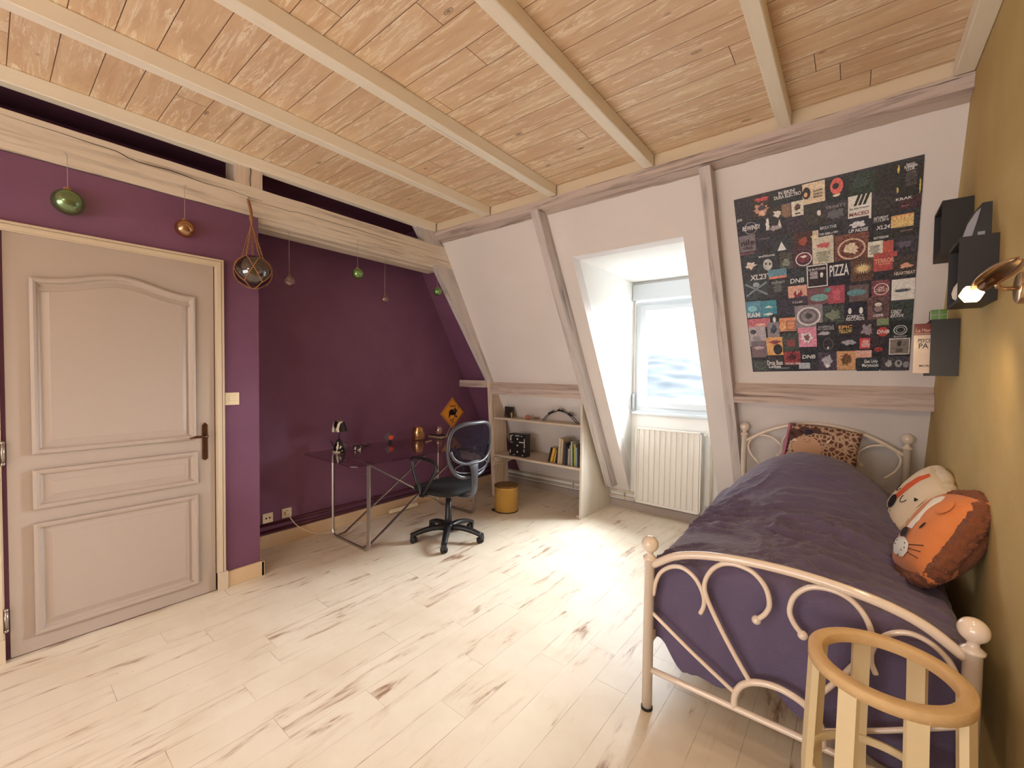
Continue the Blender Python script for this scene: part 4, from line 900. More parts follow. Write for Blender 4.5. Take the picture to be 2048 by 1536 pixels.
SHAPES=[('ring',-0.5144,-0.1801,0.0711,0.0759,(120,120,130)),('blob',-0.4484,-0.0249,0.0841,0.0287,(178,60,66)),('blob',-0.4497,-0.0806,0.085,0.0817,(176,130,110)),('blob',-0.4492,-0.1026,0.0356,0.0364,(226,160,140)),('blob',-0.4469,-0.0726,0.057,0.0343,(56,48,60)),('blob',-0.3724,-0.1238,0.045,0.0514,(230,214,190)),('blob',-0.2724,-0.108,0.04,0.0382,(86,58,56)),('lines',-0.2717,-0.1434,0.0374,0.0134,(60,44,44)),('disc',-0.2291,-0.0444,0.0374,0.0643,(40,32,40)),('disc',-0.2326,-0.0516,0.0167,0.0258,(196,150,100)),('disc',-0.0939,-0.0386,0.0569,0.0851,(206,84,74)),('disc',-0.0984,-0.0374,0.0285,0.031,(30,30,36)),('blob',-0.0933,-0.0853,0.0391,0.0173,(230,190,170)),('lines',0.0086,-0.0457,0.08,0.0452,(64,78,76)),('lines',0.2036,-0.071,0.0502,0.0791,(86,84,78)),('blob',0.1537,-0.0223,0.0102,0.043,(196,170,70)),('blob',0.1552,-0.1234,0.0093,0.0446,(190,168,60)),('blob',0.2393,-0.1157,0.0088,0.0868,(190,168,60)),('tri',-0.3631,-0.1824,0.0226,0.0523,(220,210,205)),('blob',-0.4247,-0.1785,0.0233,0.0884,(222,214,206)),('blob',-0.3869,-0.204,0.0689,0.0353,(150,140,150)),('blob',-0.1712,-0.1638,0.0247,0.0379,(226,200,190)),('blob',-0.0969,-0.1843,0.0864,0.0652,(90,88,96)),('slash',0.0142,-0.1344,0.0686,0.0544,(30,28,32)),('ring',0.1006,-0.1739,0.0661,0.0615,(58,58,62)),('rays',0.1827,-0.2863,0.0881,0.0579,(240,190,110)),('blob',-0.0011,-0.2615,0.0771,0.0408,(190,186,196)),('lines',0.1895,-0.2057,0.0577,0.0091,(150,90,90)),('blob',-0.5368,-0.3002,0.0748,0.0283,(70,64,74)),('tri',-0.3563,-0.3181,0.0461,0.0546,(200,196,204)),('blob',-0.247,-0.311,0.0511,0.0619,(150,56,54)),('blob',-0.1505,-0.3505,0.0772,0.0402,(176,74,80)),('lines',-0.1505,-0.4168,0.0781,0.0625,(110,120,96)),('ring',-0.0239,-0.3946,0.1264,0.1202,(190,160,140)),('blob',-0.0239,-0.3946,0.0798,0.0772,(206,180,150)),('blob',-0.1963,-0.2941,0.0355,0.0347,(220,190,150)),('lines',0.077,-0.4164,0.0508,0.0505,(110,96,92)),('blob',0.1983,-0.4051,0.0655,0.0487,(86,84,100)),('blob',-0.527,-0.4134,0.0758,0.0488,(190,176,180)),('disc',-0.5276,-0.4231,0.0202,0.0392,(220,170,150)),('disc',-0.4343,-0.4227,0.0502,0.0729,(168,172,172)),('disc',-0.4438,-0.4164,0.0114,0.0153,(40,46,60)),('disc',-0.4227,-0.4196,0.0113,0.0153,(40,46,60)),('blob',-0.3363,-0.4236,0.0496,0.0656,(124,130,116)),('ring',-0.2471,-0.4173,0.0832,0.0842,(210,196,206)),('disc',-0.247,-0.41,0.0593,0.0548,(120,44,62)),('blob',-0.2469,-0.4027,0.037,0.0219,(230,220,220)),('frame',-0.1817,-0.5308,0.1013,0.1401,(230,222,222)),('lines',-0.1978,-0.5239,0.0591,0.0468,(200,190,196)),('blob',-0.1598,-0.5292,0.0174,0.0427,(220,214,214)),('splash',0.0288,-0.5157,0.0926,0.0705,(222,176,120)),('lines',0.1215,-0.5038,0.0567,0.012,(230,120,100)),('blob',0.2114,-0.5261,0.0665,0.0337,(196,140,110)),('cross',-0.5066,-0.5773,0.1283,0.0921,(110,128,140)),('disc',-0.5049,-0.5468,0.0374,0.0344,(140,150,156)),('lines',-0.3852,-0.5768,0.0568,0.0597,(110,116,122)),('disc',-0.279,-0.6321,0.0483,0.0434,(140,40,50)),('disc',-0.1725,-0.6703,0.0896,0.0487,(96,150,148)),('blob',-0.132,-0.6268,0.0364,0.0381,(70,140,140)),('blob',-0.0884,-0.6651,0.043,0.0858,(190,84,96)),('disc',0.0059,-0.6569,0.0891,0.0409,(80,130,136)),('ring',0.1152,-0.6497,0.0661,0.0721,(220,180,170)),('blob',0.2044,-0.6665,0.0746,0.023,(90,100,110)),('ring',-0.2268,-0.7902,0.1248,0.1271,(226,218,216)),('ring',-0.2268,-0.7902,0.0936,0.0922,(90,84,90)),('blob',-0.2267,-0.7851,0.0468,0.0471,(70,66,72)),('disc',-0.5362,-0.7112,0.053,0.0429,(110,180,190)),('tri',-0.442,-0.704,0.0508,0.0168,(200,220,214)),('blob',-0.4443,-0.7568,0.0598,0.0213,(200,220,214)),('blob',-0.1017,-0.7902,0.081,0.0796,(110,116,104)),('disc',-0.0226,-0.7724,0.017,0.0388,(230,220,212)),('disc',0.0296,-0.7722,0.0179,0.0421,(230,220,212)),('disc',0.1068,-0.7603,0.0517,0.0805,(60,50,56)),('disc',0.106,-0.7417,0.0331,0.0242,(200,180,170)),('disc',0.1072,-0.7697,0.0359,0.0376,(130,110,110)),('disc',-0.4136,-0.7989,0.017,0.0386,(206,214,196)),('blob',-0.494,-0.8292,0.0794,0.0242,(220,160,150)),('disc',-0.5418,-0.8822,0.0363,0.0339,(60,60,70)),('lines',-0.5227,-0.9459,0.0817,0.0688,(110,106,120)),('blob',-0.4217,-0.8723,0.043,0.0768,(60,66,90)),('frame',-0.3215,-0.8461,0.0492,0.0639,(60,54,80)),('blob',-0.3699,-0.8537,0.042,0.0647,(230,150,90)),('blob',-0.2363,-0.9365,0.0769,0.0966,(240,200,214)),('blob',-0.2363,-0.9365,0.04,0.0537,(120,70,90)),('blob',-0.1461,-0.9146,0.069,0.0313,(160,160,168)),('blob',0.0613,-0.9008,0.0625,0.0891,(130,124,134)),('disc',0.1334,-0.9168,0.0511,0.0606,(176,50,50)),('ring',0.2099,-0.9096,0.0595,0.0612,(186,190,196)),('ring',0.2099,-0.9096,0.0388,0.0383,(186,190,196)),('blob',-0.5122,-1.0041,0.0729,0.0349,(170,150,160)),('blob',-0.4166,-0.9617,0.0783,0.0338,(130,50,70)),('disc',-0.4014,-1.0189,0.0523,0.0799,(40,36,50)),('blob',-0.3273,-0.9763,0.0755,0.0776,(120,60,60)),('ring',-0.1267,-0.9892,0.0538,0.0851,(90,90,100)),('disc',-0.1266,-1.0159,0.0108,0.015,(230,200,190)),('blob',-0.0256,-0.9826,0.0806,0.0456,(140,144,150)),('lines',0.0572,-0.9909,0.0466,0.0509,(240,180,180)),('disc',0.118,-1.0336,0.0414,0.0305,(150,40,44)),('frame',0.2113,-1.0164,0.0907,0.1068,(220,212,206)),('disc',0.2102,-0.9967,0.0197,0.0354,(60,56,56)),('blob',0.2127,-1.0412,0.0396,0.0399,(80,74,72)),('ring',-0.5105,-1.1467,0.065,0.0557,(90,94,100)),('blob',-0.1301,-1.1083,0.0705,0.0993,(150,146,164)),('disc',-0.1299,-1.1471,0.0205,0.029,(210,210,220)),('blob',-0.0344,-1.1038,0.0599,0.097,(110,80,54)),('blob',-0.0349,-1.077,0.0672,0.0214,(130,60,50)),('blob',0.0492,-1.0753,0.0502,0.0168,(236,130,90)),('blob',-0.3214,-1.0778,0.0509,0.057,(80,24,36)),('blob',0.1704,-1.1319,0.041,0.0621,(150,150,154)),('disc',0.2143,-1.1321,0.0334,0.0512,(140,140,144)),('disc',0.2141,-1.127,0.0134,0.0245,(50,50,56)),('disc',0.2478,-1.1373,0.0263,0.0448,(130,130,136)),('lines',-0.3801,-1.1646,0.0969,0.0118,(120,130,150))]
t = thing('collage_poster', 'large dark collage of small music flyers on the sloping wall above the bed', 'poster', (0, 2.895, 2.475))
ex = Vector((1, 0, 0)); ev = Vector((0, -.4952, .8688)).normalized(); en = ex.cross(ev) * -1
if en.y > 0: en = -en
base_off = Vector((0, 4.306-.57*2.475-2.895, 0))
PM = Matrix(((ex.x, ev.x, en.x, 0), (ex.y, ev.y, en.y, base_off.y), (ex.z, ev.z, en.z, 0), (0, 0, 0, 1)))
def pq(x, v, h=0): return PM @ Vector((x, v, h))
TA = math.radians(1.2)
_pm = {}
def inkmat(c):
    c = tuple(int(round(x/10.0)*10) for x in c)
    if c not in _pm:
        q = NT('poster_ink'); n_ = q.noise(q.obj(), 90, 5, .7, .8); cc = srgb(*c); g_ = sum(cc[:3])/3; cc = tuple(min(1, (x*.82+g_*.18)*1.45+.010) for x in cc[:3])+(1,)
        k = .55 if sum(c) < 260 else .25
        hi = tuple(min(1, x*(1+k)+.012) for x in cc[:3])+(1,); lo = tuple(x*(1-k) for x in cc[:3])+(1,)
        _pm[c] = q.out(q.mix(q.ramp(n_, [(.40, 0.0), (.60, 1.0)]), lo, hi), .42)
    return _pm[c]
class Ink:
    def __init__(s): s.b = MB(); s.m = []
    def idx(s, c):
        m = inkmat(c)
        if m not in s.m: s.m.append(m)
        return s.m.index(m)
    def poly(s, pts, h, c):
        f = s.b.bm.faces.new([s.b.bm.verts.new(pq(x, v, h)) for x, v in pts]); f.material_index = s.idx(c)
def rot(cx, cv, dx, dy): return (cx+dx*math.cos(TA)-dy*math.sin(TA), cv+dx*math.sin(TA)+dy*math.cos(TA))
corners = [(-.595, .005), (-.562, -1.198), (.263, -1.172), (.246, .022)]
b = MB(); A = [b.bm.verts.new(pq(x, v, .0003)) for x, v in corners]; B = [b.bm.verts.new(pq(x, v, .004)) for x, v in corners]
b.bm.faces.new(A[::-1]); b.bm.faces.new(B)
for k in range(4): b.bm.faces.new((A[k], A[(k+1) % 4], B[(k+1) % 4], B[k]))
b.build('backing_sheet', inkmat((36, 36, 46)), t, autosm=True)
I = Ink(); rnd = random.Random(5)
for i, (x, v, w_, h_, c) in enumerate(TILES):
    lx = -.592+.0275*-v; w_ = min(w_, 2*(x-lx)); w_ = min(w_, 2*(.247+.014*-v-x)); hh = .0044+.00002*i
    I.poly([rot(x, v, sx*w_/2, sy*h_/2) for sx, sy in ((-1, -1), (1, -1), (1, 1), (-1, 1))], hh, c)
I.b.build('flyer_grid', I.m, t)
I = Ink()
for i, (k, x, v, w_, h_, c) in enumerate(SHAPES):
    hh = .0070+.000006*i; rx, ry = w_/2, h_/2
    if k == 'disc': I.poly([rot(x, v, rx*math.cos(a), ry*math.sin(a)) for a in [j*PI/12 for j in range(24)]], hh, c)
    elif k == 'ring':
        for j in range(28):
            a, a2 = j*PI/14, (j+1)*PI/14; q_ = .86
            I.poly([rot(x, v, rx*math.cos(a), ry*math.sin(a)), rot(x, v, rx*math.cos(a2), ry*math.sin(a2)), rot(x, v, q_*rx*math.cos(a2), q_*ry*math.sin(a2)), rot(x, v, q_*rx*math.cos(a), q_*ry*math.sin(a))], hh, c)
    elif k == 'frame':
        for sx, sy, ax, ay in ((0, 1, 1, .05), (0, -1, 1, .05), (1, 0, .05, 1), (-1, 0, .05, 1)):
            I.poly([rot(x, v, sx*rx*.95+p*rx*ax, sy*ry*.95+q_*ry*ay) for p, q_ in ((-1, -1), (1, -1), (1, 1), (-1, 1))], hh, c)
    elif k == 'lines':
        n_ = max(1, int(h_/.0075))
        for j in range(n_):
            yy = ry-(j+.5)*h_/n_; l_ = rx*rnd.uniform(.5, 1)
            I.poly([rot(x, v, sx*l_, yy+sy*h_/n_*.26) for sx, sy in ((-1, -1), (1, -1), (1, 1), (-1, 1))], hh, c)
    elif k == 'tri': I.poly([rot(x, v, -rx, -ry), rot(x, v, rx, -ry), rot(x, v, 0, ry)], hh, c)
    elif k == 'rays':
        for j in range(11):
            a = PI*(j+.1)/11; a2 = PI*(j+.6)/11
            def edge(a):
                s_ = min(rx/max(abs(math.cos(a)), 1e-3), h_/max(math.sin(a), 1e-3)); return (s_*math.cos(a), -ry+s_*math.sin(a))
            I.poly([rot(x, v, 0, -ry), rot(x, v, *edge(a)), rot(x, v, *edge(a2))], hh, c)
    elif k == 'slash':
        for q_ in (-.55, 0, .55): I.poly([rot(x, v, rx*(q_-.45), -ry), rot(x, v, rx*(q_-.1), -ry), rot(x, v, rx*(q_+.45), ry), rot(x, v, rx*(q_+.1), ry)], hh, c)
    elif k == 'cross':
        for s1 in (1, -1): I.poly([rot(x, v, -rx, -s1*ry*.8), rot(x, v, -rx*.9, -s1*ry), rot(x, v, rx, s1*ry*.8), rot(x, v, rx*.9, s1*ry)], hh, c)
    else:
        n_ = 22 if k == 'blob' else 40; pts = []
        for j in range(n_):
            a = 2*PI*j/n_; s_ = rnd.uniform(.55, 1.05) if k == 'blob' else (1.0 if j % 2 else .45)
            pts.append(rot(x, v, rx*s_*math.cos(a), ry*s_*math.sin(a)))
        I.poly(pts, hh, c)
I.b.build('printed_artwork', I.m, t)
I = Ink(); Mz = Rz(TA)
for s_, x, v, w_, h_, c in TEXTS:
    add_text(I.b, s_, h_*1.25, PM @ Tr(x, v, .0088) @ Mz, I.idx(c), .0002, w_, .12 if s_ in ('REWIND!', 'UP NOISE', 'XL24', 'XL23', 'DNB') else 0)
I.b.build('lettering', I.m, t)

# ------------------------------------------------------------------ cube shelves and lamp on the ochre wall
def cube(name, label, y0, y1, z0, z1, xo=.284):
    t = thing(name, label, 'shelf', (X1-.001, (y0+y1)/2, z0), group='black cube shelves on the ochre wall')
    dpt = X1-.001-xo; hy = (y1-y0)/2; hz = z1-z0; th = .012
    MB().box(-dpt, 0, -hy, -hy+th, 0, hz).box(-dpt, 0, hy-th, hy, 0, hz).box(-dpt, 0, -hy+th, hy-th, 0, th).box(-dpt, 0, -hy+th, hy-th, hz-th, hz).build('cube_frame', M_blackbox, t)
    MB().box(-.006, 0, -hy+th, hy-th, th, hz-th).build('back_board', M_blackbox, t)
    return t
cube('cube_shelf', 'black cube shelf furthest up, highest of the three on the ochre wall', 2.607, 2.835, 1.945, 2.172)
cube('cube_shelf', 'black cube shelf in the middle, holding a white egg', 2.172, 2.392, 1.676, 1.905)
cube('cube_shelf', 'lowest black cube shelf, holding the white and red magazine', 2.80, 3.03, 1.415, 1.680)
t = thing('egg', 'white egg shaped ornament inside the middle black cube shelf', 'ornament', (.318, 2.285, 1.6885))
MB().lathe([(0, 0), (.020, .003), (.033, .018), (.036, .035), (.031, .058), (.020, .076), (.008, .086), (0, .087)], 24).build('egg_body', plain('white_porcelain', (236, 226, 214), .3), t)
t = thing('picture_stand', 'dark metal figure picture propped on the middle black cube shelf', 'picture', (.335, 2.27, 1.9055), (0, 0, -.1))
MB().prism([(-.040, 0), (.040, 0), (.040, .135), (.015, .135), (-.018, .085)], -.004, .004, 'y').build('plate', M_black, t)
b = MB(); b.prism([(-.036, .001), (-.012, .001), (.004, .075), (.012, .118), (.0, .105), (-.02, .065)], -.007, -.004, 'y'); b.box(.006, .024, -.007, -.004, .012, .032)
b.build('silver_figure', plain('silver_print', (150, 152, 160), .35, .4), t)
t = thing('magazine', 'white magazine with a dark red header sticking out of the lowest cube', 'magazine', (.29, 2.835, 1.4275))
MB().box(-.062, .075, 0, .010, .0, .238).build('magazine_body', plain('glossy_paper', (226, 204, 184), .18), t)
MB().box(-.062, .075, -.0006, .0, .183, .238).build('red_header', plain('dark_red_print', (128, 58, 54), .2), t)
b = MB(); Mg = Matrix(((1, 0, 0, -.028), (0, 0, -1, -.0010), (0, 1, 0, 0), (0, 0, 0, 1)))
add_text(b, 'La Mort', .022, Mg @ Tr(.0, .205, 0), 0, .0002, .056); add_text(b, 'communication', .010, Mg @ Tr(0, .19, 0), 0, .0002, .06)
b.build('header_lettering', plain('pale_print', (214, 170, 150), .4), t)
b = MB(); add_text(b, 'PSYCHO', .026, Mg @ Tr(.012, .155, 0), 0, .0002, .062); add_text(b, 'PA', .034, Mg @ Tr(-.0, .130, 0), 0, .0002, .034); add_text(b, 'MORS', .014, Mg @ Tr(.008, .035, 0), 0, .0002, .04)
b.build('title_lettering', plain('dark_print', (70, 50, 46), .4), t)
t = thing('tea_light_holder', 'small glass tea light box on the lowest black cube shelf', 'candle holder', (.318, 2.86, 1.6805))
MB().box(-.035, .022, -.03, .03, 0, .048, .002).build('glass_box', M_glassgreen, t)
M_fr = plain('silver_edge', (170, 170, 160), .3, .8)
b = MB()
for x in (-.035, -.006, .022): b.box(x-.0015, x+.0015, -.0315, -.0300, 0, .048)
b.box(-.035, .022, -.0315, -.03, .022, .025); b.build('metal_edging', M_fr, t)

t = thing('wall_spotlight', 'lit champagne wall spotlight with a leaf shaped reflector on the ochre wall', 'lamp', (X1, 1.845, 1.665))
MB().lathe([(0, 0), (.045, 0), (.045, .018), (.040, .022), (0, .022)], 32, Ry(-PI/2)).build('wall_mount', M_gold, t)
MB().tube([(-.02, 0, 0), (-.048, -.005, .0), (-.060, -.012, .006), (-.068, -.028, .02)], [.006, .006, .006, .006], 8).build('arm', M_gold, t)
# leaf shaped spoon from tail A (near, high) to head B (far, low)
A_ = Vector((-.060, -.200, .045)); B_ = Vector((-.108, -.030, -.005)); ax = (B_-A_); L_ = ax.length; ax.normalize()
sd = ax.cross(Vector((0, 0, 1))).normalized(); un = sd.cross(ax)
b = MB(); rows = []
for i in range(15):
    f = i/14; wd = .034*math.sin(PI*(.02+.93*f)**.85)**.8 + .0015
    row = []
    for k in range(9):
        s_ = -1+2*k/8; row.append(b.bm.verts.new(A_+ax*L_*f+sd*wd*s_+un*(.026*(1-s_*s_)*math.sin(PI*min(1, f*.9+.08)))))
    rows.append(row)
for r0, r1 in zip(rows, rows[1:]):
    for k in range(8): b.bm.faces.new((r0[k], r0[k+1], r1[k+1], r1[k]))
o = b.build('leaf_reflector', M_gold, t, smooth=True); md = o.modifiers.new('th', 'SOLIDIFY'); md.thickness = .0025; md.offset = 0
MB().tube([A_+ax*L_*.45-un*.004, A_+ax*L_*.78-un*.004], [.011, .014], 12).build('lamp_holder', M_brassdark, t)
q = NT('lit_frosted_glass'); q.b.inputs['Base Color'].default_value = srgb(255, 220, 160); q.b.inputs['Emission Color'].default_value = (1, .72, .38, 1)
q.b.inputs['Emission Strength'].default_value = 3.2; q.b.inputs['Roughness'].default_value = .4; M_lit = q.m
c0 = B_+ax*.012; b = MB(); Mr = Matrix(((sd.x, un.x, ax.x, c0.x), (sd.y, un.y, ax.y, c0.y), (sd.z, un.z, ax.z, c0.z), (0, 0, 0, 1)))
b.lathe([(0, -.022), (.012, -.022), (.026, -.004), (.026, .012), (.022, .020), (0, .020)], 6, Mr, sm=False); b.build('glass_diffuser', M_lit, t)
lamp('spotlight_bulb', 'SPOT', tuple(Vector((X1, 1.845, 1.665))+c0+ax*.035+Vector((-.01, .01, -.01))), (-.42, .55, -.75), 9, (1, .72, .42), spot_size=math.radians(130), spot_blend=.7, shadow_soft_size=.03)
# second head of the same fixture, just outside the frame, lights wall and basket
t = thing('wall_spotlight', 'second head of the champagne wall spotlight, nearer the camera', 'lamp', (X1, 1.50, 1.665))
MB().lathe([(0, 0), (.045, 0), (.045, .018), (.040, .022), (0, .022)], 32, Ry(-PI/2)).build('wall_mount', M_gold, t)
MB().tube([(-.02, 0, 0), (-.06, 0, -.01)], .006, 8).build('arm', M_gold, t)
MB().lathe([(0, 0), (.012, 0), (.028, .05), (.026, .05), (0, .01)], 20, Tr(-.06, 0, .0) @ Rx(PI) @ Ry(.3)).build('lamp_shade', M_gold, t)
lamp('spotlight_bulb', 'SPOT', (X1-.12, 1.50, 1.56), (-.35, .0, -1), 5, (1, .76, .48), spot_size=math.radians(140), spot_blend=.8, shadow_soft_size=.03)
def basis_(normal, upv):
    n_ = Vector(normal).normalized(); u_ = Vector(upv); u_ = (u_-n_*u_.dot(n_)).normalized(); r_ = u_.cross(n_)
    return Matrix(((r_.x, u_.x, n_.x, 0), (r_.y, u_.y, n_.y, 0), (r_.z, u_.z, n_.z, 0), (0, 0, 0, 1)))
DOG_L = (.262, 2.86, .80)
DOG_R = basis_((-.84, .02, .54), (.25, -.22, 1))
LION_L = (.275, 2.28, .80)
LION_R = basis_((-.86, .04, .50), (.25, -.20, 1))
DOG_L = (.268, 2.85, .80)
DOG_R = basis_((-.84, -.22, .50), (.25, -.22, 1))
LION_L = (.285, 2.27, .80)
LION_R = basis_((-.86, -.22, .46), (.25, -.20, 1))
LION_R = basis_((-.86, -.10, .48), (.25, -.20, 1))
DOG_R = basis_((-.84, -.16, .50), (.25, -.22, 1))
LION_R = basis_((-.86, -.10, .48), (.22, .25, 1))
LION_L = (.275, 2.27, .80)

# ------------------------------------------------------------------ bed
t = thing('bed', 'cream metal single bed with scrolled ends along the ochre wall', 'bed', (-.178, 2.70, 0))
BX, BY = -.178, 2.70
def B3(x, y, z): return (x-BX, y-BY, z)
def post(x, y, h):
    prof = [(0, 0), (.021, 0), (.021, h), (.026, h+.002), (.027, h+.010), (.020, h+.016), (.014, h+.022), (.013, h+.030), (.018, h+.036)]
    R = .034; zc = h+.036+R*.86
    for i in range(1, 15):
        a = -PI/2+.5+(PI-.5)*i/14
        prof.append((max(0, R*math.cos(a)), zc+R*math.sin(a)))
    prof[-1] = (0, zc+R)
    o = MB().lathe(prof, 28).xf(Tr(*B3(x, y, 0))).build('post', M_enamel, t)
    MB().lathe([(0, 0), (.0235, 0), (.0235, .012), (0, .012)], 20).xf(Tr(*B3(x, y, 0))).build('foot_cap', M_rubber, o)
FL, FR = -.640, .284
post(FL, 1.73, .635); post(FR, 1.73, .635); post(FL, 3.68, .945); post(FR, 3.68, .945)
def scroll(name, pts, y, r=.0085, mirror=True, ends=()):
    for s_ in ((1, -1) if mirror else (1,)):
        q_ = [B3(BX+(x-BX)*s_, y, z) for x, z in pts]
        b = MB().tube(bez(q_, 8), r, 10, upv=(0, 1, 0))
        for e in ends: b.ball(q_[e], .016, 14)
        b.build(name, M_enamel, t)
FY = 1.73
scroll('top_rail', [(FL+.015, .617), (-.54, .675), (-.44, .708), (-.31, .727), (BX, .733), (-.046, .727), (.084, .708), (.184, .675), (FR-.015, .617)], FY, .0155, False)
scroll('bottom_rail', [(FL+.015, .172), (FR-.015, .172)], FY, .0125, False)
scroll('small_scroll', [(-.622, .49), (-.612, .55), (-.590, .598), (-.547, .632), (-.50, .637), (-.455, .608), (-.428, .557), (-.425, .515), (-.437, .480)], FY)
scroll('heart_scroll', [(-.262, .292), (-.31, .363), (-.365, .452), (-.413, .545), (-.424, .60), (-.405, .655), (-.368, .694), (-.32, .708), (-.263, .697), (-.222, .655), (-.208, .60), (-.22, .56), (-.247, .527)], FY, .009, True, (-1,))
scroll('arch', [(-.312, .176), (-.308, .225), (-.288, .267), (-.246, .298), (BX, .312), (-.110, .298), (-.068, .267), (-.048, .225), (-.044, .176)], FY, .012, False)
scroll('diagonal_brace', [(-.625, .415), (-.47, .318), (-.305, .225)], FY, .008)
HY = 3.68
scroll('head_rail', [(FL+.015, .905), (-.50, .985), (-.36, 1.04), (BX, 1.068), (.0, 1.04), (.14, .985), (FR-.015, .905)], HY, .013, False)
scroll('head_scroll', [(-.535, .74), (-.59, .80), (-.612, .87), (-.585, .925), (-.53, .955), (-.46, .945), (-.405, .90), (-.395, .85), (-.415, .81)], HY, .008, True, (-1,))
scroll('head_loop', [(-.345, .70), (-.375, .80), (-.392, .88), (-.375, .96), (-.31, 1.02), (BX, 1.045), (-.046, 1.02), (.019, .96), (.036, .88), (.019, .80), (-.011, .70)], HY, .008, False)
scroll('head_bottom_rail', [(FL+.015, .30), (FR-.015, .30)], HY, .0125, False)
for x in (FL, FR):
    MB().box(x-.012, x+.012, 1.745, 3.665, .275, .315, .003).xf(Tr(-BX, -BY, 0)).build('side_rail', M_enamel, t)
b = MB()
for k in range(14): b.box(FL+.01, FR-.01, 1.82+k*.135, 1.88+k*.135, .300, .312)
b.xf(Tr(-BX, -BY, 0)).build('slats', M_bk, t)
m_ = tag(MB().box(-.622, .262, 1.79, 3.62, .316, .50, .035, seg=4).build('mattress', plain('yellowish_mattress', (214, 186, 134), .8)), 'cream mattress showing under the lifted corner of the purple duvet', 'mattress')

def fold(o, R):
    if o < R*PI/2: a = o/R; return R*math.sin(a), R*(1-math.cos(a))
    return R, R+(o-R*PI/2)
def top_z(x, y):
    dx = max(0, 1-((x+.17)/.50)**2)
    e = (y-3.08); hump = math.exp(-(e/.36)**2) if e < 0 else math.exp(-(e/.30)**2)
    asym = 1+.12*(-(x+.17))
    z = .580+.085*dx**.8+(.255*hump)*dx**1.1*asym + .03*min(1, max(0, (y-1.9)/.6))*dx
    return z
NX, NY = 210, 250
hangL, hangR, top_w = .30, .42, .87
X_l, Y_f, Y_h = -.620, 1.835, 3.50
bm = bmesh.new(); G = []
def hem(x):   # hang length at the foot over x
    f = (x-X_l)/top_w
    s1 = min(1, max(0, f/.13)); s1 = s1*s1*(3-2*s1)
    return .33+.16*s1-.05*math.exp(-((f-.46)/.13)**2)+.015*math.sin(f*23+1)+.02*noise.noise(Vector((f*6, 1, 1)))
for j in range(NY+1):
    row = []
    for i in range(NX+1):
        u = -hangL+(hangL+top_w+hangR)*i/NX
        xx = min(max(u, 0), top_w); ox = u-xx
        hl = hem(X_l+xx)
        v = -hl+(hl+(Y_h-Y_f))*j/NY
        yy = max(v, 0); oy = v-yy
        x, y = X_l+xx, Y_f+yy
        z0 = top_z(x, y)
        if y > 3.38: z0 -= .10*((y-3.38)/.12)**2
        R = .055
        o = math.hypot(ox, oy)
        if o > 1e-9:
            ol = min(o, .50 if ox < 0 else .6)
            out, down = fold(ol, R); d = Vector((ox/o, oy/o))
            ruf = 1
            x += d.x*out; y += d.y*out; z0 -= down
            amp = min(1, down/.18)
            along = (y if abs(ox) > abs(oy) else x)
            w_ = math.sin(along*26+2.2*noise.noise(Vector((along*5, z0*2, 3))))*.5+noise.noise(Vector((along*9, z0*2.2, 7)))
            off = w_*.016*amp*(.35 if ox > 0 or y < 1.84 else 1)
            if y < 1.80: off = abs(off)*-1.1      # keep clear of the footboard
            x += d.x*off; y += d.y*off
            x = min(x, X1-.012)
        # wrinkles, mostly across the bed
        P = Vector((x, y, z0))
        pw = min(1, max(0, (2.95-y)/.5))*.75+.25
        wx = .22*noise.noise(Vector((x*2.3, y*2.3, 11))); wy = .20*noise.noise(Vector((x*2.6, y*2.1, 17)))
        r1 = 1-abs(noise.noise(Vector(((x+wx)*3.0+y, (y+wy)*8.5-(x+wx)*2.2, 1.3))))*2.6
        r2 = 1-abs(noise.noise(Vector(((x+wy)*6+y*3, (y+wx)*15+(x)*4, 5.3))))*2.4
        r3 = 1-abs(noise.noise(Vector(((x+wy)*13-y*4, (y+wx)*26+(x)*3, 8.3))))*2.4
        msk = min(1, max(.12, .5+1.3*noise.noise(Vector((x*3.1, y*2.7, 21)))))
        wr = max(0, r1)**2.2*1.0*(.5+.5*msk)+max(0, r2)**2*.55*msk
        wr2 = max(0, r3)**2*msk-.3
        soft = noise.noise(Vector((x*3, y*3.5, 9)))
        flat = 1 if o < .03 else .35
        z0 += (wr*.036+wr2*.014)*pw*flat+soft*.012-.006
        row.append(bm.verts.new((x, y, z0)))
    G.append(row)
for j in range(NY):
    for i in range(NX): bm.faces.new((G[j][i], G[j][i+1], G[j+1][i+1], G[j+1][i]))
me = bpy.data.meshes.new('duvet'); bmesh.ops.recalc_face_normals(bm, faces=bm.faces[:]); bm.to_mesh(me); bm.free()
for p in me.polygons: p.use_smooth = True
q = NT('purple_cotton'); P_n = q.obj(); n_ = q.noise(P_n, 3, 4, .6)
q.bump(q.noise(q.mapping((14, 40, 14)), 1.0, 6, .65, .8), .6, .02)
q.b.inputs['Sheen Weight'].default_value = .35; q.b.inputs['Sheen Roughness'].default_value = .4
M_duvet = q.out(q.mix(n_, srgb(90, 78, 106), srgb(104, 91, 121)), .8)
me.materials.append(M_duvet); o = bpy.data.objects.new('duvet', me); COL.objects.link(o)
md = o.modifiers.new('t', 'SOLIDIFY'); md.thickness = .006; md.offset = -1
tag(o, 'crumpled dark purple duvet covering the bed and hanging over its foot', 'duvet')

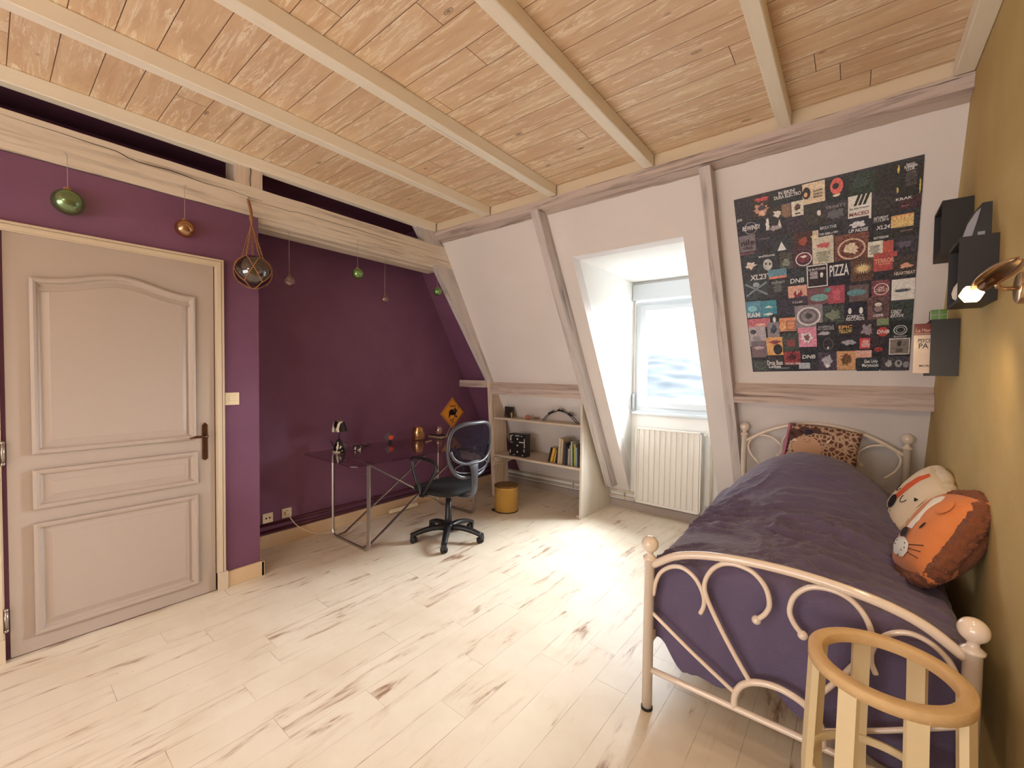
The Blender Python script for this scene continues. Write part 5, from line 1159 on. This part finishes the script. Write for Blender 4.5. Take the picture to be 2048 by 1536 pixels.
# ------------------------------------------------------------------ cushions
def cushion(w_, h_, th, n=26, sup=.5, pinch=.0):
    """soft cushion mesh; local x width, y height, z outwards"""
    bm = bmesh.new(); 
    def pos(u, v, s_):
        r_ = max(abs(u), abs(v)); k = (1-abs(u)**2.6)*(1-abs(v)**2.6); zz = th/2*max(0, k)**sup
        c = 1-.06*(u*u*v*v)-pinch*(1-abs(u))*abs(v)
        return Vector((u*w_/2*(1-.05*(1-abs(v))), v*h_/2*c, s_*zz))
    T, Bm = {}, {}
    for j in range(n+1):
        for i in range(n+1):
            u, v = -1+2*i/n, -1+2*j/n
            T[i, j] = bm.verts.new(pos(u, v, 1)); 
            Bm[i, j] = T[i, j] if i in (0, n) or j in (0, n) else bm.verts.new(pos(u, v, -1))
    for j in range(n):
        for i in range(n):
            bm.faces.new((T[i, j], T[i+1, j], T[i+1, j+1], T[i, j+1])); bm.faces.new((Bm[i, j], Bm[i, j+1], Bm[i+1, j+1], Bm[i+1, j]))
    return bm
def basis(normal, upv):
    n_ = Vector(normal).normalized(); u_ = Vector(upv); u_ = (u_-n_*u_.dot(n_)).normalized(); r_ = u_.cross(n_)
    return Matrix(((r_.x, u_.x, n_.x, 0), (r_.y, u_.y, n_.y, 0), (r_.z, u_.z, n_.z, 0), (0, 0, 0, 1)))
# giraffe cushion at the bed head
t = thing('giraffe_cushion', 'square giraffe spotted cushion with a brown maned face at the bed head', 'cushion', (-.150, 3.545, .925))
t.rotation_euler = (basis((-.05, -1, .38), (.09, 0, 1))).to_euler()
q = NT('giraffe_print'); vo = q.n('ShaderNodeTexVoronoi'); vo.feature = 'DISTANCE_TO_EDGE'; vo.inputs['Scale'].default_value = 36; q.l(q.mapping((1, 1, .0)), vo.inputs['Vector'])
M_gir = q.out(q.ramp(vo.outputs['Distance'], [(.10, srgb(196, 166, 140)), (.15, srgb(112, 74, 62))]), .85)
o = MB(); o.bm.free(); o.bm = cushion(.40, .29, .10, sup=.35); gfront = o.build('cushion_body', M_gir, t, smooth=True)
M_pink = plain('pink_plush', (196, 120, 150), .9); M_br = plain('brown_plush', (92, 62, 58), .9); M_tan = plain('tan_plush', (206, 166, 138), .9)
MB().box(-.212, -.195, -.135, .135, -.035, .02, .007).build('pink_side', M_pink, t)
def decal(b, pts, z, th=.006): b.prism(pts, z, z+th, 'z')
b = MB(); decal(b, [(-.075+.082*math.cos(a)*(1+.05*math.cos(4*a)), -.032+.078*math.sin(a)) for a in [k*PI/12 for k in range(24)]], .045); b.build('muzzle', M_tan, t)
b = MB()
for cx, cy, rx, ry in ((-.148, .062, .040, .024), (-.105, .088, .034, .026), (-.045, .092, .034, .024), (.010, .070, .038, .024), (-.175, .035, .018, .026)):
    decal(b, [(cx+rx*math.cos(a), cy+ry*math.sin(a)) for a in [k*PI/9 for k in range(18)]], .040+.004*(cx < -.09))
b.build('mane', M_br, t)
b = MB(); decal(b, [(-.080+.022*math.cos(a), .078+.018*math.sin(a)) for a in [k*PI/8 for k in range(16)]], .049); b.build('dark_tuft', plain('navy_plush', (44, 44, 62), .9), t)
b = MB(); decal(b, [(.022, .022), (.048, .060), (.040, .028)], .047); decal(b, [(-.17, -.005), (-.13, .005), (-.15, .016)], .047); b.build('ear_linings', M_switch, t)
b = MB()
for x, y in ((-.095, .022), (-.065, .024)): b.ball((x, y, .052), .0035, 8)
b.tube([(-.092, .010, .0525), (-.078, .006, .0525), (-.062, .012, .0525)], .0012, 5); b.build('embroidered_face', M_black, t)
M_feltb = plain('black_felt', (24, 22, 24), .95)
# white dog cushion
def fur(name, a, b_, sc, st=.9):
    q = NT(name); P = q.obj(); n1 = q.noise(P, sc, 6, .7, .6); q.bump(q.noise(P, sc*1.6, 5, .7, 1), st, .01)
    q.b.inputs['Sheen Weight'].default_value = .12
    return q.out(q.mix(n1, srgb(*a), srgb(*b_)), .95)
M_wplush = fur('white_plush', (214, 196, 168), (240, 226, 204), 45, .5)
M_wface = fur('cream_velour', (226, 208, 180), (238, 222, 196), 20, .15)
M_mane = fur('brown_fur', (104, 52, 26), (158, 86, 42), 60, 1.0)
M_oface = fur('orange_velour', (194, 112, 60), (210, 128, 74), 14, .2)
def facez(o_bm, x, y): return 0
def surf(w_, h_, th, sup, x, y, lift=.0015):
    u, v = max(-1, min(1, x/(w_/2))), max(-1, min(1, y/(h_/2))); k = (1-abs(u)**2.6)*(1-abs(v)**2.6)
    return th/2*max(0, k)**sup+lift
def patch(b, outline, dims, lift=.0015, n=7):
    """surface patch following the cushion: fan of rings shrunk to the centroid"""
    c = sum((Vector(p) for p in outline), Vector((0, 0)))/len(outline); prev = None
    for s_ in [1-(i/n) for i in range(n)]:
        ring = []
        for p in outline:
            q_ = (c+(Vector(p)-c)*s_)*FS; ring.append(b.bm.verts.new((q_.x, q_.y, surf(*dims, q_.x, q_.y, lift))))
        if prev:
            for k in range(len(ring)): b.bm.faces.new((prev[k], prev[(k+1) % len(ring)], ring[(k+1) % len(ring)], ring[k]))
        prev = ring
    b.bm.faces.new(prev)
def line(b, pts, dims, r=.0016):
    b.tube([(x*FS, y*FS, surf(*dims, x*FS, y*FS, .001)) for x, y in pts], r, 5)
def ell(cx, cy, rx, ry, n=24, a0=0): return [(cx+rx*math.cos(2*PI*k/n)*math.cos(a0)-ry*math.sin(2*PI*k/n)*math.sin(a0), cy+rx*math.cos(2*PI*k/n)*math.sin(a0)+ry*math.sin(2*PI*k/n)*math.cos(a0)) for k in range(n)]

def rimroll(b, w_, h_, r0, bumps=44, sq=.93, seed=1, e=.55):
    N = 120; pts = []; rs = []
    for k in range(N):
        a = 2*PI*k/N; ca, sa = math.cos(a), math.sin(a)
        pts.append((w_/2*sq*math.copysign(abs(ca)**e, ca), h_/2*sq*math.copysign(abs(sa)**e, sa), 0))
        rs.append(r0*(1+.18*noise.noise(Vector((math.cos(a)*3, math.sin(a)*3, seed)))+.16*math.sin(k*bumps*2*PI/N)))
    b.tube(pts, rs, 12, closed=True)
FS = .83
t = thing('dog_cushion', 'white plush dog cushion with an orange stripe and black nose by the wall', 'cushion', DOG_L)
t.rotation_euler = DOG_R.to_euler()
dm = (.33, .335, .15, .45)
o = MB(); o.bm.free(); o.bm = cushion(*dm[:3], sup=dm[3]); o.build('cushion_body', M_wface, t, smooth=True)
b = MB(); rimroll(b, .33, .335, .027, 13, .95, 2); b.build('plush_border', M_wplush, t, smooth=True)
b = MB(); patch(b, [(-.030, -.04), (.030, -.04), (.034, .05), (.030, .12), (.022, .17), (-.022, .17), (-.030, .12), (-.034, .05)], dm, .002); b.build('orange_stripe', plain('orange_felt', (226, 98, 52), .9), t)
b = MB(); patch(b, ell(0, -.075, .052, .042), dm, .004); b.build('nose', M_feltb, t)
for s_ in (-1, 1):
    b = MB(); line(b, [(s_*(.075+.026*math.cos(a)), .005+.034*math.sin(a)) for a in [PI+k*PI/10 for k in range(11)]], dm, .0018); b.build('closed_eye', M_feltb, t)
    b = MB(); patch(b, [(s_*.13, .05), (s_*.155, .06), (s_*.15, .035)][::s_], dm, .003, 3); b.build('ear_mark', M_feltb, t)
    b = MB().ball((s_*.115, .135, .0), .04, 16, (1.0, .9, .75)); b.build('ear', M_wplush, t)
b = MB(); line(b, [(0, -.115), (0, -.135), (.02, -.155), (.045, -.15)], dm, .0014); line(b, [(0, -.135), (-.02, -.155), (-.045, -.15)], dm, .0014)
for x, y in ((.05, -.115), (.065, -.135), (.04, -.14), (-.05, -.115), (-.065, -.135)): b.ball((x*FS, y*FS, surf(*dm, x*FS, y*FS, 0)), .0028, 8)
b.build('muzzle_stitching', M_feltb, t)
# lion cushion
t = thing('lion_cushion', 'orange lion cushion with a brown furry mane leaning on the ochre wall', 'cushion', LION_L)
t.rotation_euler = LION_R.to_euler()
dm = (.33, .37, .17, .5)
o = MB(); o.bm.free(); o.bm = cushion(*dm[:3], sup=dm[3]); o.build('cushion_body', M_oface, t, smooth=True)
b = MB(); rimroll(b, .345, .38, .029, 0, .93, 5)
b.build('furry_mane', M_mane, t, smooth=True)
fm = bpy.data.objects['furry_mane']; tx = bpy.data.textures.new('fur_lumps', 'CLOUDS'); tx.noise_scale = .018
sb = fm.modifiers.new('s', 'SUBSURF'); sb.levels = 2; sb.render_levels = 2
dp = fm.modifiers.new('d', 'DISPLACE'); dp.texture = tx; dp.strength = .020; dp.mid_level = .4; dp.texture_coords = 'LOCAL'
b = MB(); b.ball((0, 0, -.03), .168, 28, (.98, 1.04, .42)); b.build('cushion_back', M_mane, t)
M_wfelt = plain('white_felt', (232, 228, 220), .9)
b = MB(); patch(b, [(-.045, .15), (-.028, .0), (-.03, -.03), (.03, -.03), (.028, .0), (.045, .15), (.02, .172), (-.02, .172)], dm, .002); b.build('white_blaze', M_wfelt, t)
b = MB(); patch(b, [(-.035, -.085), (0, -.075), (.035, -.085), (.075, -.10), (.085, -.135), (.055, -.165), (.018, -.170), (0, -.160), (-.018, -.170), (-.055, -.165), (-.085, -.135), (-.075, -.10)], dm, .004); b.build('white_muzzle', M_wfelt, t)
b = MB(); patch(b, ell(0, -.058, .034, .026), dm, .009); b.build('nose', M_feltb, t)
for s_ in (-1, 1):
    b = MB(); patch(b, ell(s_*.085, .0, .007, .019, 16, -s_*.3), dm, .0025, 4); b.build('eye', M_feltb, t)
    b = MB(); patch(b, ell(s_*.115, .115, .032, .038, 16), dm, .006, 4); b.build('ear', M_oface, t)
    b = MB()
    for k in range(3): line(b, [(s_*.062, -.105-.016*k), (s_*.105, -.095-.022*k), (s_*.145, -.080-.030*k)], dm, .0013)
    b.build('whiskers', M_feltb, t)
b = MB(); line(b, [(0, -.085), (0, -.112), (.02, -.128), (.04, -.12)], dm, .0014); line(b, [(0, -.112), (-.02, -.128), (-.04, -.12)], dm, .0014)
for x, y in ((.045, -.105), (.055, -.125), (.032, -.14), (-.045, -.105), (-.055, -.125)): b.ball((x*FS, y*FS, surf(*dm, x*FS, y*FS, .004)), .0026, 8)
b.build('mouth_stitching', M_feltb, t)

# ------------------------------------------------------------------ slatted basket by the bed foot
t = thing('slatted_basket', 'round cream wooden basket of bowed slats in front of the bed foot', 'basket', (.0905, 1.513, 0))
q = NT('painted_cream_wood'); P = q.obj(); n1 = q.noise(P, 40, 6, .7); q.bump(q.noise(P, 120, 4, .7), .4, .002)
M_cw = q.out(q.mix(n1, srgb(206, 168, 116), srgb(226, 192, 142)), .6)
ZT = .632; RO, RI = .172, .138
M_cw2 = plain('painted_cream_slat', (230, 210, 168), .55, var=.08)
MB().lathe([(RI, ZT-.028), (RI, ZT-.002), (RI+.002, ZT), (RO-.002, ZT), (RO, ZT-.002), (RO, ZT-.028), (RI, ZT-.028)], 64).build('top_ring', M_cw, t)
for z, rr_ in ((.30, .170), (.045, .148)):
    MB().lathe([(rr_-.016, z-.010), (rr_-.016, z+.010), (rr_-.004, z+.010), (rr_-.004, z-.010), (rr_-.016, z-.010)], 48).build('inner_ring', M_cw2, t)
MB().lathe([(0, .012), (.142, .012), (.142, .028), (0, .028)], 40).build('bottom_disc', M_cw2, t)
ns = 8
for k in range(ns):
    a = 2*PI*k/ns+.30; pts = []
    for i in range(11):
        f = i/10; z = .0+f*(ZT-.02); r_ = .143+.030*math.sin(PI*min(1, f*.62+.12))
        r_ = min(r_, .162+.02*(1-f))
        pts.append((r_*math.cos(a), r_*math.sin(a), z))
    MB().tube(pts, .01, flat=(.0085, .021), upv=(math.cos(a), math.sin(a), 0)).build('slat', M_cw2, t)
